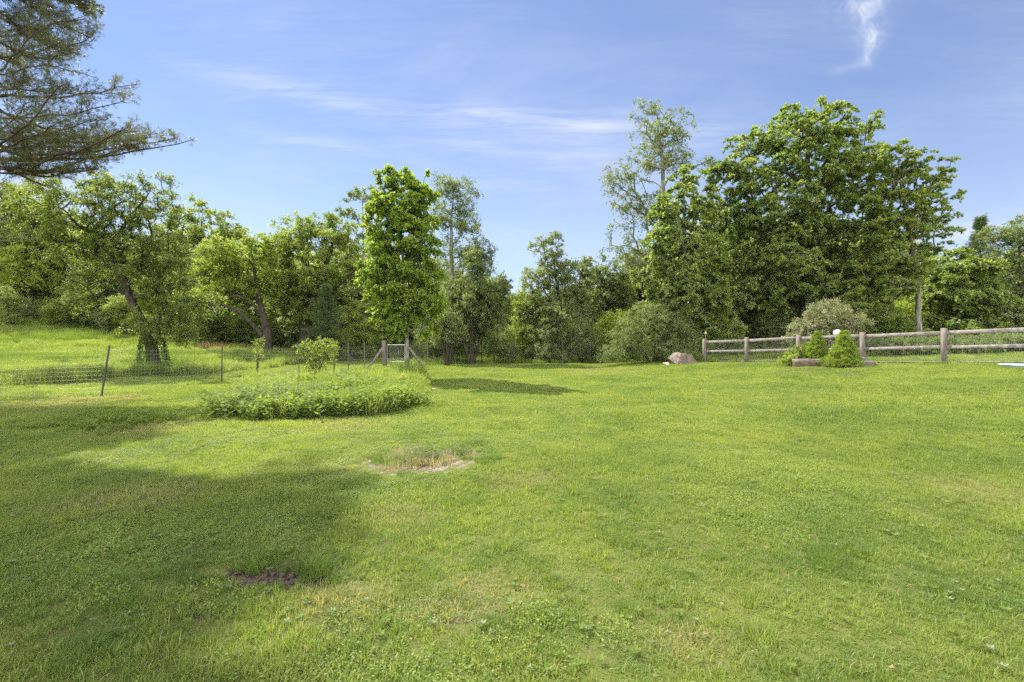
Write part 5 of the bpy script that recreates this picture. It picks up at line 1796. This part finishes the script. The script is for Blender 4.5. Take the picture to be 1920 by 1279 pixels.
rock('big angular pinkish-brown boulder at the lawn edge left of the rail fence', 1282, 24.4, .80, .50, .42, 645, 'rock', rot=.15, sink=.22)
rock('small pale stone at the left foot of the big boulder', 1249, 24.2, .16, .14, .11, 603, 'rock_pale', name='stone')
rock('long flat grey rock between the planter and the larger dwarf spruce', 1554, 18.4, .62, .38, .26, 604, 'rock_grey', rot=.2)
rock('low grey rock at the fence post right of the larger dwarf spruce', 1616, 17.9, .26, .22, .20, 605, 'rock_grey')
rock('flat dark rock on the lawn right of the larger dwarf spruce', 1624, 17.3, .36, .24, .15, 606, 'rock_grey', rot=-.3)
rock('small white stone at the right corner of the garden bed', 812, 15.2, .09, .07, .05, 607, 'rock_pale', name='stone')


def planter():
    b = ground_at(1515, 18.6)
    root = thing('planter', 'low round brown stone planter in front of the smaller dwarf spruce', 'planter', b)
    n = 40
    prof = [(.0, .0), (.48, .0), (.52, .02), (.515, .15), (.53, .17), (.535, .29), (.525, .31), (.46, .31), (.45, .24)]
    V_, Q_ = [], []
    for (rr, z) in prof[1:]:
        for k in range(n):
            a = 2*math.pi*k/n
            V_.append((rr*math.cos(a), rr*math.sin(a), z))
    for i in range(len(prof) - 2):
        for k in range(n):
            k2 = (k+1) % n
            Q_.append((i*n + k, i*n + k2, (i+1)*n + k2, (i+1)*n + k))
    obj('rim', mesh_np('planter_rim', V_, quads=Q_), M['brick'], root)
    V_ = [(0, 0, .26)] + [(.451*math.cos(2*math.pi*k/n), .451*math.sin(2*math.pi*k/n), .25) for k in range(n)]
    T_ = [(0, 1 + k, 1 + (k+1) % n) for k in range(n)]
    obj('soil', mesh_np('planter_soil', V_, tris=T_), M['soil'], root)


planter()


def lathe(prof, n=24):
    V_, Q_ = [], []
    for (rr, z) in prof:
        for k in range(n):
            a = 2*math.pi*k/n
            V_.append((rr*math.cos(a), rr*math.sin(a), z))
    for i in range(len(prof) - 1):
        for k in range(n):
            k2 = (k+1) % n
            Q_.append((i*n + k, i*n + k2, (i+1)*n + k2, (i+1)*n + k))
    return np.array(V_), np.array(Q_)


def globe():
    Yg = 17.7
    b = ground_at(1570, Yg)
    root = thing('garden_globe', 'white glass globe on a thin stake behind the larger dwarf spruce', 'garden ornament', b)
    zc = CAMZ + (640 - 625)/F*Yg - b[2]
    R = .13
    tub = Tubes(); tub.add([(0, 0, -.1), (0, 0, zc - R*.9)], [.012, .012], 8)
    obj('stake', tub.mesh('globe_stake'), M['steel_green'], root)
    prof = [(max(.001, R*math.cos(t_)), zc + R*math.sin(t_)) for t_ in np.linspace(-math.pi/2, math.pi/2, 16)]
    V_, Q_ = lathe(prof)
    obj('globe', mesh_np('globe', V_, quads=Q_, smooth=True), M['white_glass'], root)


globe()


def solar_stake():
    x, y = RAIL_PTS[0]
    x -= .02; y -= .15
    b = (x, y, Hf(x, y))
    root = thing('stake_light', 'thin stake with small pale cap at the far end post of the rail fence', 'stake light', b)
    tub = Tubes(); tub.add([(0, 0, 0), (.01, 0, .8), (.03, 0, 1.43)], [.016, .014, .013], 7)
    obj('stake', tub.mesh('stake'), M['wood_grey'], root)
    V_, Q_ = lathe([(.001, 1.42), (.03, 1.43), (.055, 1.47), (.05, 1.52), (.025, 1.55), (.001, 1.56)], 14)
    V_[:, 0] += .03
    obj('cap', mesh_np('cap', V_, quads=Q_, smooth=True), M['rock_pale'], root)


solar_stake()


def lid():
    Yl = 13.8
    x = PX(1928, Yl)
    b = (x, Yl, Hf(x, Yl) + .035)
    V_, Q_ = lathe([(.001, .030), (.35, .028), (.50, .022), (.56, .016), (.62, .022), (.63, .012), (.60, .0), (.58, -.05)], 48)
    o = obj('round_lid', mesh_np('round_lid', V_, quads=Q_, smooth=True), M['blue_lid'], None, b)
    tag(o, 'flat pale blue round lid lying on the lawn at the right edge', 'lid')


lid()
